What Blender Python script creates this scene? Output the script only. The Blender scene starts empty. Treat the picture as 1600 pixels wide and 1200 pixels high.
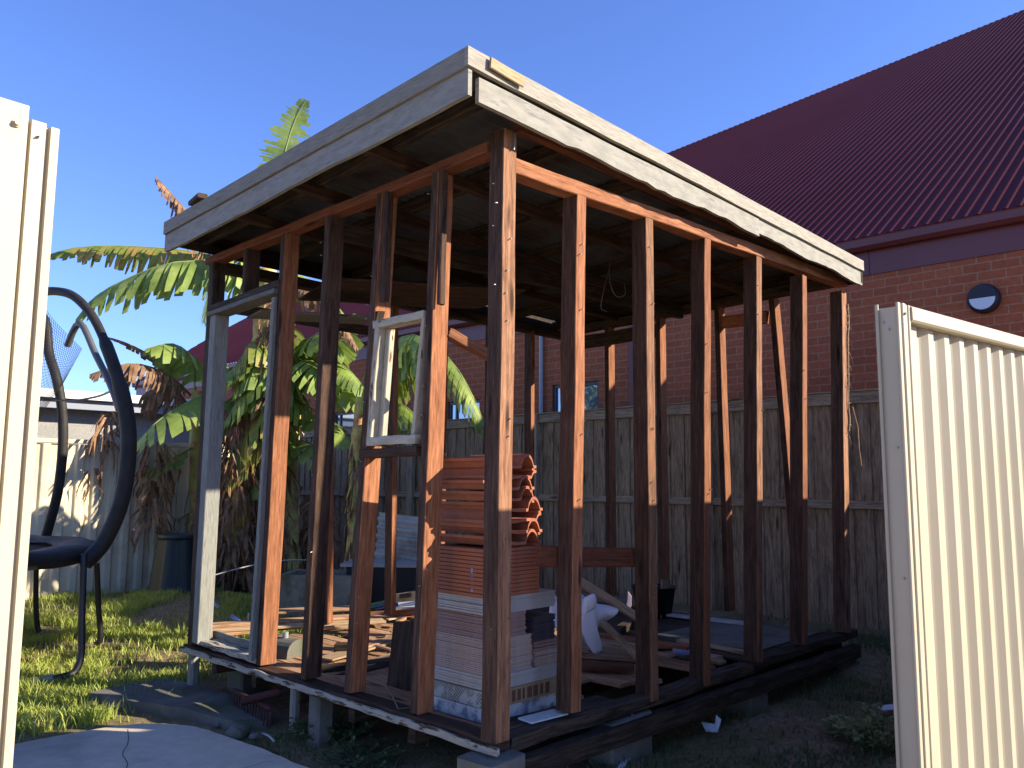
import bpy, math, random
import numpy as np
from mathutils import Vector, Matrix, noise

random.seed(7)
sc = bpy.context.scene
# ------------------------------------------------------------------ camera
CAM = Vector((-2.5029, -2.5090, 1.3627))
CR = Vector((0.69634185, -0.71768681, 0.00580201))
CU = Vector((-0.08899664, -0.07832245, 0.99294773))
CF = Vector((0.71217106, 0.69194742, 0.11841091))
FPX = 1287.3
cd = bpy.data.cameras.new('camera'); cam = bpy.data.objects.new('camera', cd)
sc.collection.objects.link(cam)
cam.matrix_world = Matrix(((CR.x, CU.x, -CF.x, CAM.x), (CR.y, CU.y, -CF.y, CAM.y), (CR.z, CU.z, -CF.z, CAM.z), (0, 0, 0, 1)))
cd.sensor_width = 36; cd.lens = FPX / 1600 * 36; cd.clip_start = 0.02; cd.clip_end = 2000
sc.camera = cam
# ------------------------------------------------------------------ light
KX, KY = 0.75, 0.575                    # how fast a sun ray drops per metre along x / along y
to_sun = Vector((1 / KX, -1 / KY, 1)).normalized()
EL = math.asin(to_sun.z); AZ = math.atan2(to_sun.x, to_sun.y)
w = bpy.data.worlds.new('World'); sc.world = w; w.use_nodes = True
nt = w.node_tree; bg = nt.nodes['Background']
sky = nt.nodes.new('ShaderNodeTexSky'); sky.sky_type = 'NISHITA'; sky.sun_disc = False
sky.sun_elevation = EL; sky.sun_rotation = AZ; sky.air_density = 1.0; sky.dust_density = 0.15; sky.ozone_density = 3.0
tint = nt.nodes.new('ShaderNodeMix'); tint.data_type = 'RGBA'; tint.blend_type = 'MULTIPLY'; tint.inputs[0].default_value = 1.0
tint.inputs[7].default_value = (1.02, 1.17, 1.82, 1)       # deep saturated blue of this clear winter sky
nt.links.new(sky.outputs[0], tint.inputs[6]); nt.links.new(tint.outputs[2], bg.inputs[0]); bg.inputs[1].default_value = 0.070
sl = bpy.data.lights.new('sun', 'SUN'); sun = bpy.data.objects.new('sun', sl); sc.collection.objects.link(sun)
sl.energy = 5.0; sl.angle = math.radians(0.55); sl.color = (1.0, 0.90, 0.74)
sun.rotation_euler = (-to_sun).to_track_quat('-Z', 'Y').to_euler()
sc.view_settings.view_transform = 'Standard'; sc.view_settings.look = 'None'
sc.view_settings.exposure = 1.2; sc.view_settings.gamma = 1.0
sc.render.engine = 'CYCLES'
sc.cycles.max_bounces = 6; sc.cycles.diffuse_bounces = 2

# ------------------------------------------------------------------ materials
def mat(name, base, rough=0.8, spec=0.3, metal=0.0):
    m = bpy.data.materials.new(name); m.use_nodes = True
    b = m.node_tree.nodes['Principled BSDF']
    b.inputs['Base Color'].default_value = (*base, 1); b.inputs['Roughness'].default_value = rough
    b.inputs['Specular IOR Level'].default_value = spec; b.inputs['Metallic'].default_value = metal
    return m
def nd(m, t, **kw):
    n = m.node_tree.nodes.new(t)
    for k, v in kw.items():
        if isinstance(v, (int, float, tuple, list)) and k in n.inputs: n.inputs[k].default_value = v
        else: setattr(n, k, v)
    return n
def ln(m, a, b): m.node_tree.links.new(a, b)
def coords(m, kind, scale=(1, 1, 1)):
    tc = nd(m, 'ShaderNodeTexCoord'); mp = nd(m, 'ShaderNodeMapping'); mp.inputs['Scale'].default_value = scale
    ln(m, tc.outputs[kind], mp.inputs['Vector']); return mp.outputs[0]
def noisef(m, vec, scale, detail=4, rough=0.6):
    n = nd(m, 'ShaderNodeTexNoise'); n.inputs['Scale'].default_value = scale
    n.inputs['Detail'].default_value = detail; n.inputs['Roughness'].default_value = rough
    ln(m, vec, n.inputs['Vector']); return n.outputs['Fac']
def ramp(m, fac, stops):
    r = nd(m, 'ShaderNodeValToRGB'); cr = r.color_ramp
    while len(cr.elements) < len(stops): cr.elements.new(0.5)
    for e, (p, c) in zip(cr.elements, stops):
        e.position = p; e.color = (*c, 1) if len(c) == 3 else c
    ln(m, fac, r.inputs[0]); return r.outputs[0]
def mix(m, fac, a, b, mode='MIX'):
    x = nd(m, 'ShaderNodeMix', data_type='RGBA', blend_type=mode)
    for s, v in ((x.inputs[0], fac), (x.inputs[6], a), (x.inputs[7], b)):
        if isinstance(v, (int, float)): s.default_value = v
        elif isinstance(v, tuple): s.default_value = (*v, 1)
        else: ln(m, v, s)
    return x.outputs[2]
def bsdf(m): return m.node_tree.nodes['Principled BSDF']
def bump(m, h, strength=0.3, dist=0.01):
    b = nd(m, 'ShaderNodeBump'); b.inputs['Strength'].default_value = strength; b.inputs['Distance'].default_value = dist
    ln(m, h, b.inputs['Height']); ln(m, b.outputs[0], bsdf(m).inputs['Normal'])

def wood(name, dark, mid, light, paint=None, pamt=0.5, rough=0.85, wide=1.0, stain=0.45):
    m = mat(name, mid, rough, 0.2)
    uv = coords(m, 'UV', (1.0, 14 * wide, 1)); g1 = noisef(m, uv, 4, 5, 0.65)
    uv2 = coords(m, 'UV', (2.0, 60 * wide, 1)); g2 = noisef(m, uv2, 6, 3, 0.6)
    c = ramp(m, g1, [(0.30, dark), (0.5, mid), (0.72, light)])
    c2 = ramp(m, g2, [(0.35, (0.62, 0.6, 0.58)), (0.6, (1.08, 1.08, 1.08))])
    c = mix(m, 1.0, c, c2, 'MULTIPLY')
    uv3 = coords(m, 'UV', (1.2, 5, 1)); g3 = noisef(m, uv3, 2.6, 4, 0.7)
    st = ramp(m, g3, [(0.5, (0, 0, 0)), (0.68, (stain, stain, stain))])
    c = mix(m, st, c, tuple(x * 0.28 for x in dark))
    oi = nd(m, 'ShaderNodeObjectInfo'); ov = ramp(m, oi.outputs['Random'], [(0.0, (0.74, 0.72, 0.70)), (1.0, (1.14, 1.13, 1.12))]); c = mix(m, 1.0, c, ov, 'MULTIPLY')
    vo = nd(m, 'ShaderNodeTexVoronoi'); vo.inputs['Scale'].default_value = 1.0; ln(m, coords(m, 'UV', (1.6, 9, 1)), vo.inputs['Vector'])
    kn = ramp(m, vo.outputs['Distance'], [(0.07, (1, 1, 1)), (0.16, (0, 0, 0))]); c = mix(m, kn, c, tuple(x * 0.35 for x in dark))
    h = g2
    if paint:
        uv4 = coords(m, 'UV', (1.3, 8, 1)); g4 = noisef(m, uv4, 4, 7, 0.68)
        pm = ramp(m, g4, [(pamt - 0.015, (0, 0, 0)), (pamt + 0.015, (1, 1, 1))])
        uv5 = coords(m, 'UV', (1, 3, 1)); g5 = noisef(m, uv5, 8, 3)
        pc = ramp(m, g5, [(0.3, tuple(x * 0.72 for x in paint)), (0.6, paint)])
        c = mix(m, pm, c, pc)
    ln(m, c, bsdf(m).inputs['Base Color']); bump(m, h, 0.5, 0.004)
    return m
M = {}
M['stud'] = wood('hardwood_red_brown', (0.15, 0.058, 0.028), (0.31, 0.125, 0.058), (0.43, 0.19, 0.095), stain=0.3)
M['stud_grey'] = wood('hardwood_weathered', (0.13, 0.065, 0.036), (0.29, 0.14, 0.075), (0.40, 0.225, 0.125), stain=0.5)
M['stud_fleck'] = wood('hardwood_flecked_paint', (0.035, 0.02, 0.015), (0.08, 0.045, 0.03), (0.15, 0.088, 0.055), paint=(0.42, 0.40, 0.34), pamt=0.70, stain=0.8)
M['stud_dark'] = wood('hardwood_dark_and_shade', (0.04, 0.022, 0.016), (0.085, 0.046, 0.03), (0.14, 0.08, 0.05), stain=0.6)  # dark timber, also used to paint shade on the -x stud faces
M['ruin'] = wood('rotten_timber', (0.025, 0.018, 0.013), (0.065, 0.045, 0.03), (0.14, 0.092, 0.058), stain=0.8)
M['plate_paint'] = wood('peeling_plate', (0.03, 0.02, 0.015), (0.09, 0.055, 0.03), (0.16, 0.10, 0.06), paint=(0.40, 0.36, 0.28), pamt=0.45)
M['paint_grey'] = wood('grey_green_painted_timber', (0.19, 0.19, 0.165), (0.235, 0.235, 0.205), (0.27, 0.265, 0.23), stain=0.25)
M['fascia'] = wood('grey_painted_fascia', (0.20, 0.195, 0.18), (0.33, 0.325, 0.30), (0.40, 0.39, 0.36), paint=(0.31, 0.29, 0.24), pamt=0.44, stain=0.35)
M['fascia_top'] = wood('cream_grey_capping', (0.28, 0.262, 0.215), (0.335, 0.31, 0.255), (0.38, 0.35, 0.29), stain=0.15)
M['sash'] = wood('peeling_cream_sash', (0.06, 0.04, 0.03), (0.12, 0.08, 0.05), (0.2, 0.13, 0.08), paint=(0.50, 0.44, 0.32), pamt=0.40)
M['paling'] = wood('weathered_paling', (0.15, 0.105, 0.064), (0.33, 0.24, 0.15), (0.47, 0.355, 0.24), wide=0.8, stain=0.6)
M['paling_rail'] = wood('weathered_rail', (0.22, 0.17, 0.11), (0.42, 0.33, 0.225), (0.54, 0.44, 0.31), stain=0.5)
M['board'] = wood('floor_boards', (0.20, 0.105, 0.055), (0.44, 0.255, 0.14), (0.56, 0.36, 0.21), stain=0.45)
M['pine'] = wood('raw_pine', (0.34, 0.22, 0.12), (0.50, 0.35, 0.20), (0.60, 0.45, 0.28), stain=0.2)
M['redboard'] = wood('red_stained_board', (0.10, 0.036, 0.019), (0.20, 0.070, 0.035), (0.27, 0.10, 0.05), stain=0.3)
M['whiteboard'] = wood('white_painted_board', (0.4, 0.4, 0.38), (0.6, 0.6, 0.58), (0.7, 0.7, 0.68), stain=0.5)

def speckle(name, c1, c2, scale, rough=0.9, spec=0.2, bstr=0.3, kind='Object', c3=None, s3=2.0, metal=0, bd=0.01):
    m = mat(name, c1, rough, spec, metal); v = coords(m, kind)
    n = noisef(m, v, scale, 6, 0.65); c = ramp(m, n, [(0.3, c1), (0.7, c2)])
    if c3:
        n3 = noisef(m, v, s3, 5, 0.6); f = ramp(m, n3, [(0.48, (0, 0, 0)), (0.62, (1, 1, 1))]); c = mix(m, f, c, c3)
    ln(m, c, bsdf(m).inputs['Base Color'])
    if bstr: bump(m, n, bstr, bd)
    return m
M['cream'] = speckle('cream_steel_paint', (0.42, 0.36, 0.255), (0.455, 0.39, 0.278), 3, 0.5, 0.35, 0.03, c3=(0.44, 0.37, 0.25), s3=0.9)
M['cream_old'] = speckle('cream_steel_paint_dusty', (0.56, 0.48, 0.31), (0.66, 0.57, 0.38), 2, 0.6, 0.3, 0.03, c3=(0.44, 0.37, 0.25), s3=1.3)
M['screw'] = mat('screw_metal', (0.35, 0.33, 0.30), 0.4, 0.5, 0.7)
M['maroon'] = speckle('maroon_roof_steel', (0.095, 0.021, 0.028), (0.11, 0.025, 0.033), 0.6, 0.85, 0.08, 0.02, c3=(0.095, 0.02, 0.027), s3=0.25)
M['maroon_trim'] = speckle('maroon_trim_paint', (0.13, 0.034, 0.036), (0.15, 0.038, 0.042), 2, 0.4, 0.4, 0.0)
M['pipe_grey'] = mat('pale_grey_plastic', (0.34, 0.36, 0.38), 0.5)
M['frame_dark'] = mat('dark_aluminium', (0.03, 0.035, 0.05), 0.4, 0.5)
M['glass'] = mat('window_glass', (0.03, 0.05, 0.07), 0.03, 1.0); bsdf(M['glass']).inputs['Metallic'].default_value = 0.65
bsdf(M['glass']).inputs['Base Color'].default_value = (0.32, 0.38, 0.46, 1)
M['lamp_dark'] = mat('navy_lamp_housing', (0.02, 0.022, 0.035), 0.45)
M['lamp_lens'] = mat('frosted_lamp_lens', (0.55, 0.60, 0.66), 0.35, 0.6)
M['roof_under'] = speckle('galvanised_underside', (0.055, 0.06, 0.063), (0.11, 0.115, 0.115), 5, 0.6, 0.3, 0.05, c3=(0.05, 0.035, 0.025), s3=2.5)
M['concrete'] = speckle('concrete_path', (0.54, 0.45, 0.335), (0.66, 0.56, 0.425), 14, 0.9, 0.15, 0.4, c3=(0.40, 0.34, 0.265), s3=1.1, bd=0.004)
M['concrete_old'] = speckle('old_concrete', (0.11, 0.10, 0.085), (0.22, 0.20, 0.17), 6, 0.95, 0.1, 0.5, c3=(0.09, 0.10, 0.06), s3=3)
M['trough'] = speckle('lichened_concrete', (0.16, 0.155, 0.12), (0.34, 0.31, 0.23), 9, 0.95, 0.1, 0.5, c3=(0.13, 0.12, 0.08), s3=4)
M['terracotta'] = speckle('terracotta', (0.30, 0.095, 0.045), (0.42, 0.15, 0.075), 12, 0.75, 0.2, 0.15, c3=(0.28, 0.10, 0.06), s3=5, bd=0.003)
M['tile_pink'] = speckle('pinkish_ceramic_body', (0.27, 0.165, 0.135), (0.35, 0.22, 0.18), 25, 0.6, 0.3, 0.05, bd=0.002)
M['tile_tan'] = speckle('tan_ceramic_body', (0.36, 0.26, 0.21), (0.46, 0.34, 0.27), 25, 0.6, 0.3, 0.05, bd=0.002)
M['tile_dark'] = speckle('charcoal_ceramic', (0.04, 0.035, 0.045), (0.075, 0.065, 0.08), 25, 0.4, 0.4, 0.05, bd=0.002)
M['tile_white'] = speckle('off_white_ceramic', (0.36, 0.325, 0.29), (0.45, 0.41, 0.37), 20, 0.35, 0.5, 0.03, bd=0.002)
M['carton'] = speckle('brown_carton', (0.28, 0.18, 0.10), (0.34, 0.22, 0.12), 20, 0.85, 0.1, 0.05, bd=0.002)
M['ink'] = mat('brown_print_ink', (0.12, 0.055, 0.03), 0.8)
M['wrap'] = speckle('blue_white_wrapper', (0.46, 0.44, 0.43), (0.58, 0.56, 0.54), 22, 0.5, 0.3, 0.3, c3=(0.19, 0.19, 0.23), s3=18)
M['hatch'] = mat('hatched_carton', (0.4, 0.38, 0.33), 0.7)
def _h(m):
    v = coords(m, 'UV', (1, 1, 1)); rot = nd(m, 'ShaderNodeMapping'); rot.inputs['Rotation'].default_value = (0, 0, math.radians(45)); ln(m, v, rot.inputs[0])
    ck = nd(m, 'ShaderNodeTexBrick'); ck.inputs['Scale'].default_value = 1; ck.inputs['Brick Width'].default_value = 0.012; ck.inputs['Row Height'].default_value = 0.012
    ck.inputs['Mortar Size'].default_value = 0.0018; ck.offset = 0; ck.inputs['Color1'].default_value = (0.42, 0.40, 0.34, 1); ck.inputs['Color2'].default_value = (0.36, 0.35, 0.3, 1); ck.inputs['Mortar'].default_value = (0.1, 0.1, 0.09, 1)
    ln(m, rot.outputs[0], ck.inputs['Vector'])
    n = noisef(m, coords(m, 'Object'), 18, 5); f = ramp(m, n, [(0.5, (0, 0, 0)), (0.56, (1, 1, 1))]); c = mix(m, f, ck.outputs[0], (0.40, 0.39, 0.36))
    ln(m, c, bsdf(m).inputs['Base Color'])
_h(M['hatch'])
def brickmat(name, c1, c2, mortar, bw=0.24, rh=0.086, ms=0.007, var=0.5):
    m = mat(name, c1, 0.9, 0.15); v = coords(m, 'UV')
    b = nd(m, 'ShaderNodeTexBrick'); b.inputs['Scale'].default_value = 1; b.inputs['Brick Width'].default_value = bw; b.inputs['Row Height'].default_value = rh
    b.inputs['Mortar Size'].default_value = ms; b.inputs['Mortar Smooth'].default_value = 0.2
    b.inputs['Color1'].default_value = (*c1, 1); b.inputs['Color2'].default_value = (*c2, 1); b.inputs['Mortar'].default_value = (*mortar, 1)
    ln(m, v, b.inputs['Vector'])
    n = noisef(m, v, 25, 5); s = ramp(m, n, [(0.3, (0.8, 0.8, 0.8)), (0.7, (1.1, 1.1, 1.1))])
    c = mix(m, 1.0, b.outputs[0], s, 'MULTIPLY'); ln(m, c, bsdf(m).inputs['Base Color'])
    inv = nd(m, 'ShaderNodeMath', operation='SUBTRACT'); inv.inputs[0].default_value = 1; ln(m, b.outputs['Fac'], inv.inputs[1])
    bump(m, inv.outputs[0], 0.6, 0.006); return m
M['brick'] = brickmat('orange_red_brick', (0.38, 0.115, 0.054), (0.32, 0.095, 0.047), (0.37, 0.19, 0.11))
M['brick_grey'] = brickmat('grey_block_wall', (0.32, 0.30, 0.27), (0.28, 0.265, 0.24), (0.34, 0.32, 0.29), 0.4, 0.2)
M['white_metal'] = mat('white_gutter', (0.72, 0.72, 0.70), 0.5)
M['grey_metal'] = mat('grey_fascia', (0.26, 0.27, 0.30), 0.6)
M['black_foam'] = speckle('black_vinyl_sleeve', (0.014, 0.012, 0.010), (0.034, 0.030, 0.026), 8, 0.6, 0.3, 0.4)
M['black_steel'] = mat('black_powder_coat', (0.012, 0.012, 0.014), 0.4, 0.5)
M['dull_steel'] = mat('dull_dark_steel', (0.10, 0.10, 0.10), 0.45, 0.5, 0.2)
M['mat_black'] = mat('black_woven_mat', (0.010, 0.010, 0.012), 0.9)
M['galv'] = speckle('galvanised_steel', (0.30, 0.30, 0.30), (0.40, 0.40, 0.40), 8, 0.45, 0.5, 0.05, metal=0.3)
M['corr_old'] = speckle('old_corrugated_steel', (0.38, 0.37, 0.32), (0.50, 0.48, 0.42), 6, 0.6, 0.3, 0.05, c3=(0.28, 0.24, 0.19), s3=3)
M['bin'] = mat('dark_green_plastic', (0.022, 0.032, 0.028), 0.45, 0.4)
M['black_plastic'] = mat('black_plastic', (0.012, 0.011, 0.012), 0.5, 0.4)
M['white_plastic'] = mat('white_moulded_plastic', (0.72, 0.71, 0.74), 0.35, 0.5)
bsdf(M['white_plastic']).inputs['Subsurface Weight'].default_value = 0.15
M['blue_plastic'] = mat('pale_blue_plastic', (0.25, 0.30, 0.50), 0.35, 0.5)
M['red_paint'] = speckle('faded_red_paint', (0.06, 0.02, 0.018), (0.09, 0.03, 0.026), 15, 0.7, 0.2, 0.1)
M['handle_dark'] = wood('dark_tool_handle', (0.03, 0.02, 0.02), (0.07, 0.04, 0.04), (0.1, 0.06, 0.05))
M['paper'] = speckle('crumpled_paper', (0.55, 0.56, 0.62), (0.70, 0.70, 0.74), 20, 0.8, 0.1, 0.2)
M['wire'] = mat('pale_wire', (0.45, 0.44, 0.40), 0.5)
M['twig'] = mat('dry_straw', (0.28, 0.20, 0.11), 0.9)
M['bottle'] = mat('green_glass', (0.06, 0.16, 0.03), 0.12, 0.8)
M['bottle_blue'] = mat('dark_blue_glass', (0.02, 0.025, 0.08), 0.12, 0.8)
M['cloth'] = speckle('plaster_sheet', (0.50, 0.49, 0.45), (0.66, 0.65, 0.60), 18, 0.9, 0.1, 0.3)

def leafmat(name, stops, kind, rough=0.45, trans=0.35, scale=5):
    m = mat(name, stops[0][1], rough, 0.4); v = coords(m, kind); n = noisef(m, v, scale, 5, 0.65)
    c = ramp(m, n, stops); ln(m, c, bsdf(m).inputs['Base Color'])
    if trans:
        t = nd(m, 'ShaderNodeBsdfTranslucent'); ln(m, c, t.inputs[0]); mx = nd(m, 'ShaderNodeMixShader'); mx.inputs[0].default_value = trans
        out = m.node_tree.nodes['Material Output']; ln(m, bsdf(m).outputs[0], mx.inputs[1]); ln(m, t.outputs[0], mx.inputs[2]); ln(m, mx.outputs[0], out.inputs[0])
    return m
M['leaf'] = leafmat('banana_leaf_green', [(0.3, (0.13, 0.19, 0.035)), (0.55, (0.28, 0.37, 0.075)), (0.75, (0.46, 0.50, 0.15))], 'Object', trans=0.3, scale=3)
M['leaf_yellow'] = leafmat('banana_leaf_yellowing', [(0.32, (0.14, 0.20, 0.03)), (0.5, (0.30, 0.32, 0.06)), (0.64, (0.48, 0.28, 0.08)), (0.8, (0.30, 0.15, 0.06))], 'Object', trans=0.3, scale=6)
M['leaf_dead'] = leafmat('banana_leaf_dry', [(0.3, (0.10, 0.055, 0.028)), (0.55, (0.30, 0.165, 0.085)), (0.75, (0.52, 0.32, 0.18))], 'Object', 0.8, 0.2, scale=8)
M['midrib'] = leafmat('leaf_midrib', [(0.3, (0.16, 0.22, 0.06)), (0.7, (0.30, 0.34, 0.10))], 'Object', 0.45, 0)
M['trunk'] = leafmat('banana_pseudostem', [(0.25, (0.18, 0.085, 0.035)), (0.42, (0.45, 0.22, 0.09)), (0.56, (0.50, 0.48, 0.13)), (0.75, (0.42, 0.44, 0.12))], 'Object', 0.6, 0, scale=5)
M['grass'] = leafmat('lawn_grass', [(0.25, (0.18, 0.24, 0.04)), (0.5, (0.38, 0.44, 0.08)), (0.75, (0.60, 0.56, 0.18))], 'Object', 0.5, 0.35, scale=9)
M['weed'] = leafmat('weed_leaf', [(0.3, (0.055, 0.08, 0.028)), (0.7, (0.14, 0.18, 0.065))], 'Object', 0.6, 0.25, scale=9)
M['weed_pale'] = leafmat('pale_weed_leaf', [(0.3, (0.18, 0.20, 0.07)), (0.7, (0.34, 0.34, 0.15))], 'Object', 0.6, 0.25, scale=9)
def groundmat():
    m = mat('bare_earth_and_litter', (0.07, 0.05, 0.035), 0.95, 0.1); v = coords(m, 'Object')
    n1 = noisef(m, v, 1.1, 6, 0.65); n2 = noisef(m, v, 16, 6, 0.7); n3 = noisef(m, v, 60, 4, 0.7)
    c = ramp(m, n2, [(0.3, (0.16, 0.105, 0.062)), (0.55, (0.30, 0.20, 0.125)), (0.75, (0.45, 0.31, 0.20))])
    g = ramp(m, n3, [(0.35, (0.11, 0.10, 0.045)), (0.7, (0.25, 0.21, 0.09))])
    f = ramp(m, n1, [(0.42, (0, 0, 0)), (0.56, (0.9, 0.9, 0.9))]); c = mix(m, f, c, g)
    ln(m, c, bsdf(m).inputs['Base Color']); bump(m, n2, 0.8, 0.03); return m
M['ground'] = groundmat()

# ------------------------------------------------------------------ mesh helpers
class MB:
    def __init__(s): s.v = []; s.f = []; s.uv = []; s.mi = []; s.cur = 0; s.smooth = []
    def face(s, pts, uv=None, sm=False):
        i = len(s.v); s.v += [tuple(p) for p in pts]; s.f.append(tuple(range(i, i + len(pts))))
        s.uv += list(uv) if uv else [(p[0] + p[1], p[2]) for p in pts]
        s.mi.append(s.cur); s.smooth.append(sm)
    def idx(s, verts, faces, uvs=None, sm=False):
        i = len(s.v); s.v += [tuple(p) for p in verts]
        for k, f in enumerate(faces):
            s.f.append(tuple(i + a for a in f)); s.uv += list(uvs[k]) if uvs else [(verts[a][0] + verts[a][1], verts[a][2]) for a in f]
            s.mi.append(s.cur); s.smooth.append(sm)
    def box(s, lo, hi):
        x0, y0, z0 = lo; x1, y1, z1 = hi
        P = [(x0, y0, z0), (x1, y0, z0), (x1, y1, z0), (x0, y1, z0), (x0, y0, z1), (x1, y0, z1), (x1, y1, z1), (x0, y1, z1)]
        for q, ax in (((0, 3, 2, 1), 'xy'), ((4, 5, 6, 7), 'xy'), ((0, 1, 5, 4), 'xz'), ((2, 3, 7, 6), 'xz'), ((1, 2, 6, 5), 'yz'), ((3, 0, 4, 7), 'yz')):
            pts = [P[a] for a in q]; d = {'x': 0, 'y': 1, 'z': 2}
            s.face(pts, [(p[d[ax[0]]], p[d[ax[1]]]) for p in pts])
        return s
    def beam(s, A, B, w, h, up=(0, 0, 1), c=0.004, seg=None, jit=0.0, taper=1.0):
        A = Vector(A); B = Vector(B); T = (B - A); L = T.length; T.normalize(); up = Vector(up)
        S = T.cross(up)
        if S.length < 1e-4: S = T.cross(Vector((0, 1, 0)))
        S.normalize(); U = S.cross(T).normalized()
        n = seg or (max(1, int(L / 0.25)) if jit else 1)
        a, b = w / 2, h / 2; c = min(c, a * .5, b * .5)
        ring = [(-a + c, -b), (a - c, -b), (a, -b + c), (a, b - c), (a - c, b), (-a + c, b), (-a, b - c), (-a, -b + c)]
        per = [0]
        for k in range(8):
            p, q = ring[k], ring[(k + 1) % 8]; per.append(per[-1] + math.hypot(p[0] - q[0], p[1] - q[1]))
        uo, vo = random.uniform(0, 40), random.uniform(0, 40)
        V = []; 
        for i in range(n + 1):
            t = i / n; o = A + T * (L * t); k = 1 + (taper - 1) * t
            ox, oy = (random.uniform(-jit, jit), random.uniform(-jit, jit)) if 0 < i < n else (0, 0)
            for (x, y) in ring: V.append(o + S * (x * k + ox) + U * (y * k + oy) + (T * random.uniform(-jit, jit) * 2 if i in (0, n) else Vector()))
        F = []; UV = []
        for i in range(n):
            for k in range(8):
                k2 = (k + 1) % 8; F.append((i * 8 + k, i * 8 + k2, (i + 1) * 8 + k2, (i + 1) * 8 + k))
                u0, u1 = uo + L * i / n, uo + L * (i + 1) / n; UV.append([(u0, vo + per[k]), (u0, vo + per[k + 1]), (u1, vo + per[k + 1]), (u1, vo + per[k])])
        F.append(tuple(range(7, -1, -1))); UV.append([(uo + ring[k][0], vo + ring[k][1]) for k in range(7, -1, -1)])
        F.append(tuple(n * 8 + k for k in range(8))); UV.append([(uo + ring[k][0], vo + ring[k][1]) for k in range(8)])
        s.idx(V, F, UV)
        return s
    def tube(s, pts, r, n=10, closed=False, cap=True):
        pts = [Vector(p) for p in pts]; m = len(pts); rs = r if isinstance(r, (list, tuple)) else [r] * m
        ref = Vector((0, 0, 1)); V = []; prev = None
        for i, p in enumerate(pts):
            if closed: t = (pts[(i + 1) % m] - pts[i - 1])
            else: t = pts[min(i + 1, m - 1)] - pts[max(i - 1, 0)]
            t.normalize()
            if prev is None:
                a = t.cross(ref)
                if a.length < 0.05: a = t.cross(Vector((1, 0, 0)))
            else: a = prev - t * prev.dot(t)
            a.normalize(); b = t.cross(a); prev = a
            for k in range(n):
                an = 2 * math.pi * k / n; V.append(p + (a * math.cos(an) + b * math.sin(an)) * rs[i])
        F = []
        for i in range(m if closed else m - 1):
            j = (i + 1) % m
            for k in range(n): F.append((i * n + k, i * n + (k + 1) % n, j * n + (k + 1) % n, j * n + k))
        s.idx(V, F, None, True)
        if cap and not closed: s.idx(V[:n], [tuple(range(n - 1, -1, -1))]); s.idx(V[-n:], [tuple(range(n))])
        return s
    def lathe(s, c, prof, n=24, ribs=None):
        V = []; c = Vector(c)
        for (r, z) in prof:
            for k in range(n):
                an = 2 * math.pi * k / n; rr = r * (ribs(k, z) if ribs else 1); V.append(c + Vector((math.cos(an) * rr, math.sin(an) * rr, z)))
        F = [(i * n + k, i * n + (k + 1) % n, (i + 1) * n + (k + 1) % n, (i + 1) * n + k) for i in range(len(prof) - 1) for k in range(n)]
        s.idx(V, F, None, True); return s
    def corr(s, O, U, V, N, LU, LV, prof, step, th=0.0015, nv=1, warp=None):
        """sheet spanning LU along U and LV along V; prof(u) gives the offset along N"""
        O = Vector(O); U = Vector(U).normalized(); V = Vector(V).normalized(); N = Vector(N).normalized()
        us = []; u = 0
        while u < LU - 1e-6: us.append(u); u += step
        us.append(LU); k = len(us)
        for side in (0, 1):
            vs = []
            for j in range(nv + 1):
                for u in us:
                    p = O + U * u + V * (LV * j / nv) + N * (prof(u) - side * th)
                    if warp: p = p + N * warp(u, LV * j / nv)
                    vs.append(p)
            F = []; UV = []
            for j in range(nv):
                for i in range(k - 1):
                    f = (j * k + i, j * k + i + 1, (j + 1) * k + i + 1, (j + 1) * k + i)
                    if side: f = f[::-1]
                    F.append(f); UV.append([(us[a % k], LV * (a // k) / nv) for a in f])
            s.idx(vs, F, UV)
        for j in (0, nv):
            b = []
            for i in range(k - 1):
                q = []
                for (a, sd) in ((i, 0), (i + 1, 0), (i + 1, 1), (i, 1)):
                    p = O + U * us[a] + V * (LV * j / nv) + N * (prof(us[a]) - sd * th)
                    if warp: p = p + N * warp(us[a], LV * j / nv)
                    q.append(p)
                s.face(q)
        return s
    def prism(s, pts, off):
        """solid from a planar outline and an offset vector"""
        pts = [Vector(p) for p in pts]; off = Vector(off); n = len(pts)
        s.face(pts); s.face([p + off for p in reversed(pts)])
        for i in range(n): s.face([pts[i], pts[i] + off, pts[(i + 1) % n] + off, pts[(i + 1) % n]])
        return s
    def build(s, name, m, parent=None, smooth=None):
        me = bpy.data.meshes.new(name); o = bpy.data.objects.new(name, me)
        org = Vector(parent['_w']) if parent is not None else (Vector(s.org) if hasattr(s, 'org') else Vector((0, 0, 0)))
        me.from_pydata([tuple(Vector(v) - org) for v in s.v], [], s.f)
        uvl = me.uv_layers.new(name='UVMap'); uvl.data.foreach_set('uv', np.array(s.uv, dtype=np.float32).ravel())
        for x in (m if isinstance(m, (list, tuple)) else [m]): me.materials.append(M[x] if isinstance(x, str) else x)
        me.polygons.foreach_set('material_index', s.mi); me.polygons.foreach_set('use_smooth', s.smooth if smooth is None else [smooth] * len(s.f))
        me.update(); sc.collection.objects.link(o)
        if parent is not None: o.parent = parent; o['_w'] = tuple(org)
        else: o.location = org; o['_w'] = tuple(org)
        return o
def tag(o, label=None, cat=None, group=None, kind=None):
    if label: o['label'] = label
    if cat: o['category'] = cat
    if group: o['group'] = group
    if kind: o['kind'] = kind
    return o
def thing(name, label, cat, loc, group=None):
    o = bpy.data.objects.new(name, None); sc.collection.objects.link(o); o.location = loc; o.empty_display_size = 0.1
    o['_w'] = tuple(loc); return tag(o, label, cat, group)
def single(mb, name, m, label, cat, loc, group=None, smooth=None):
    mb.org = loc; return tag(mb.build(name, m, None, smooth), label, cat, group)
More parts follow.
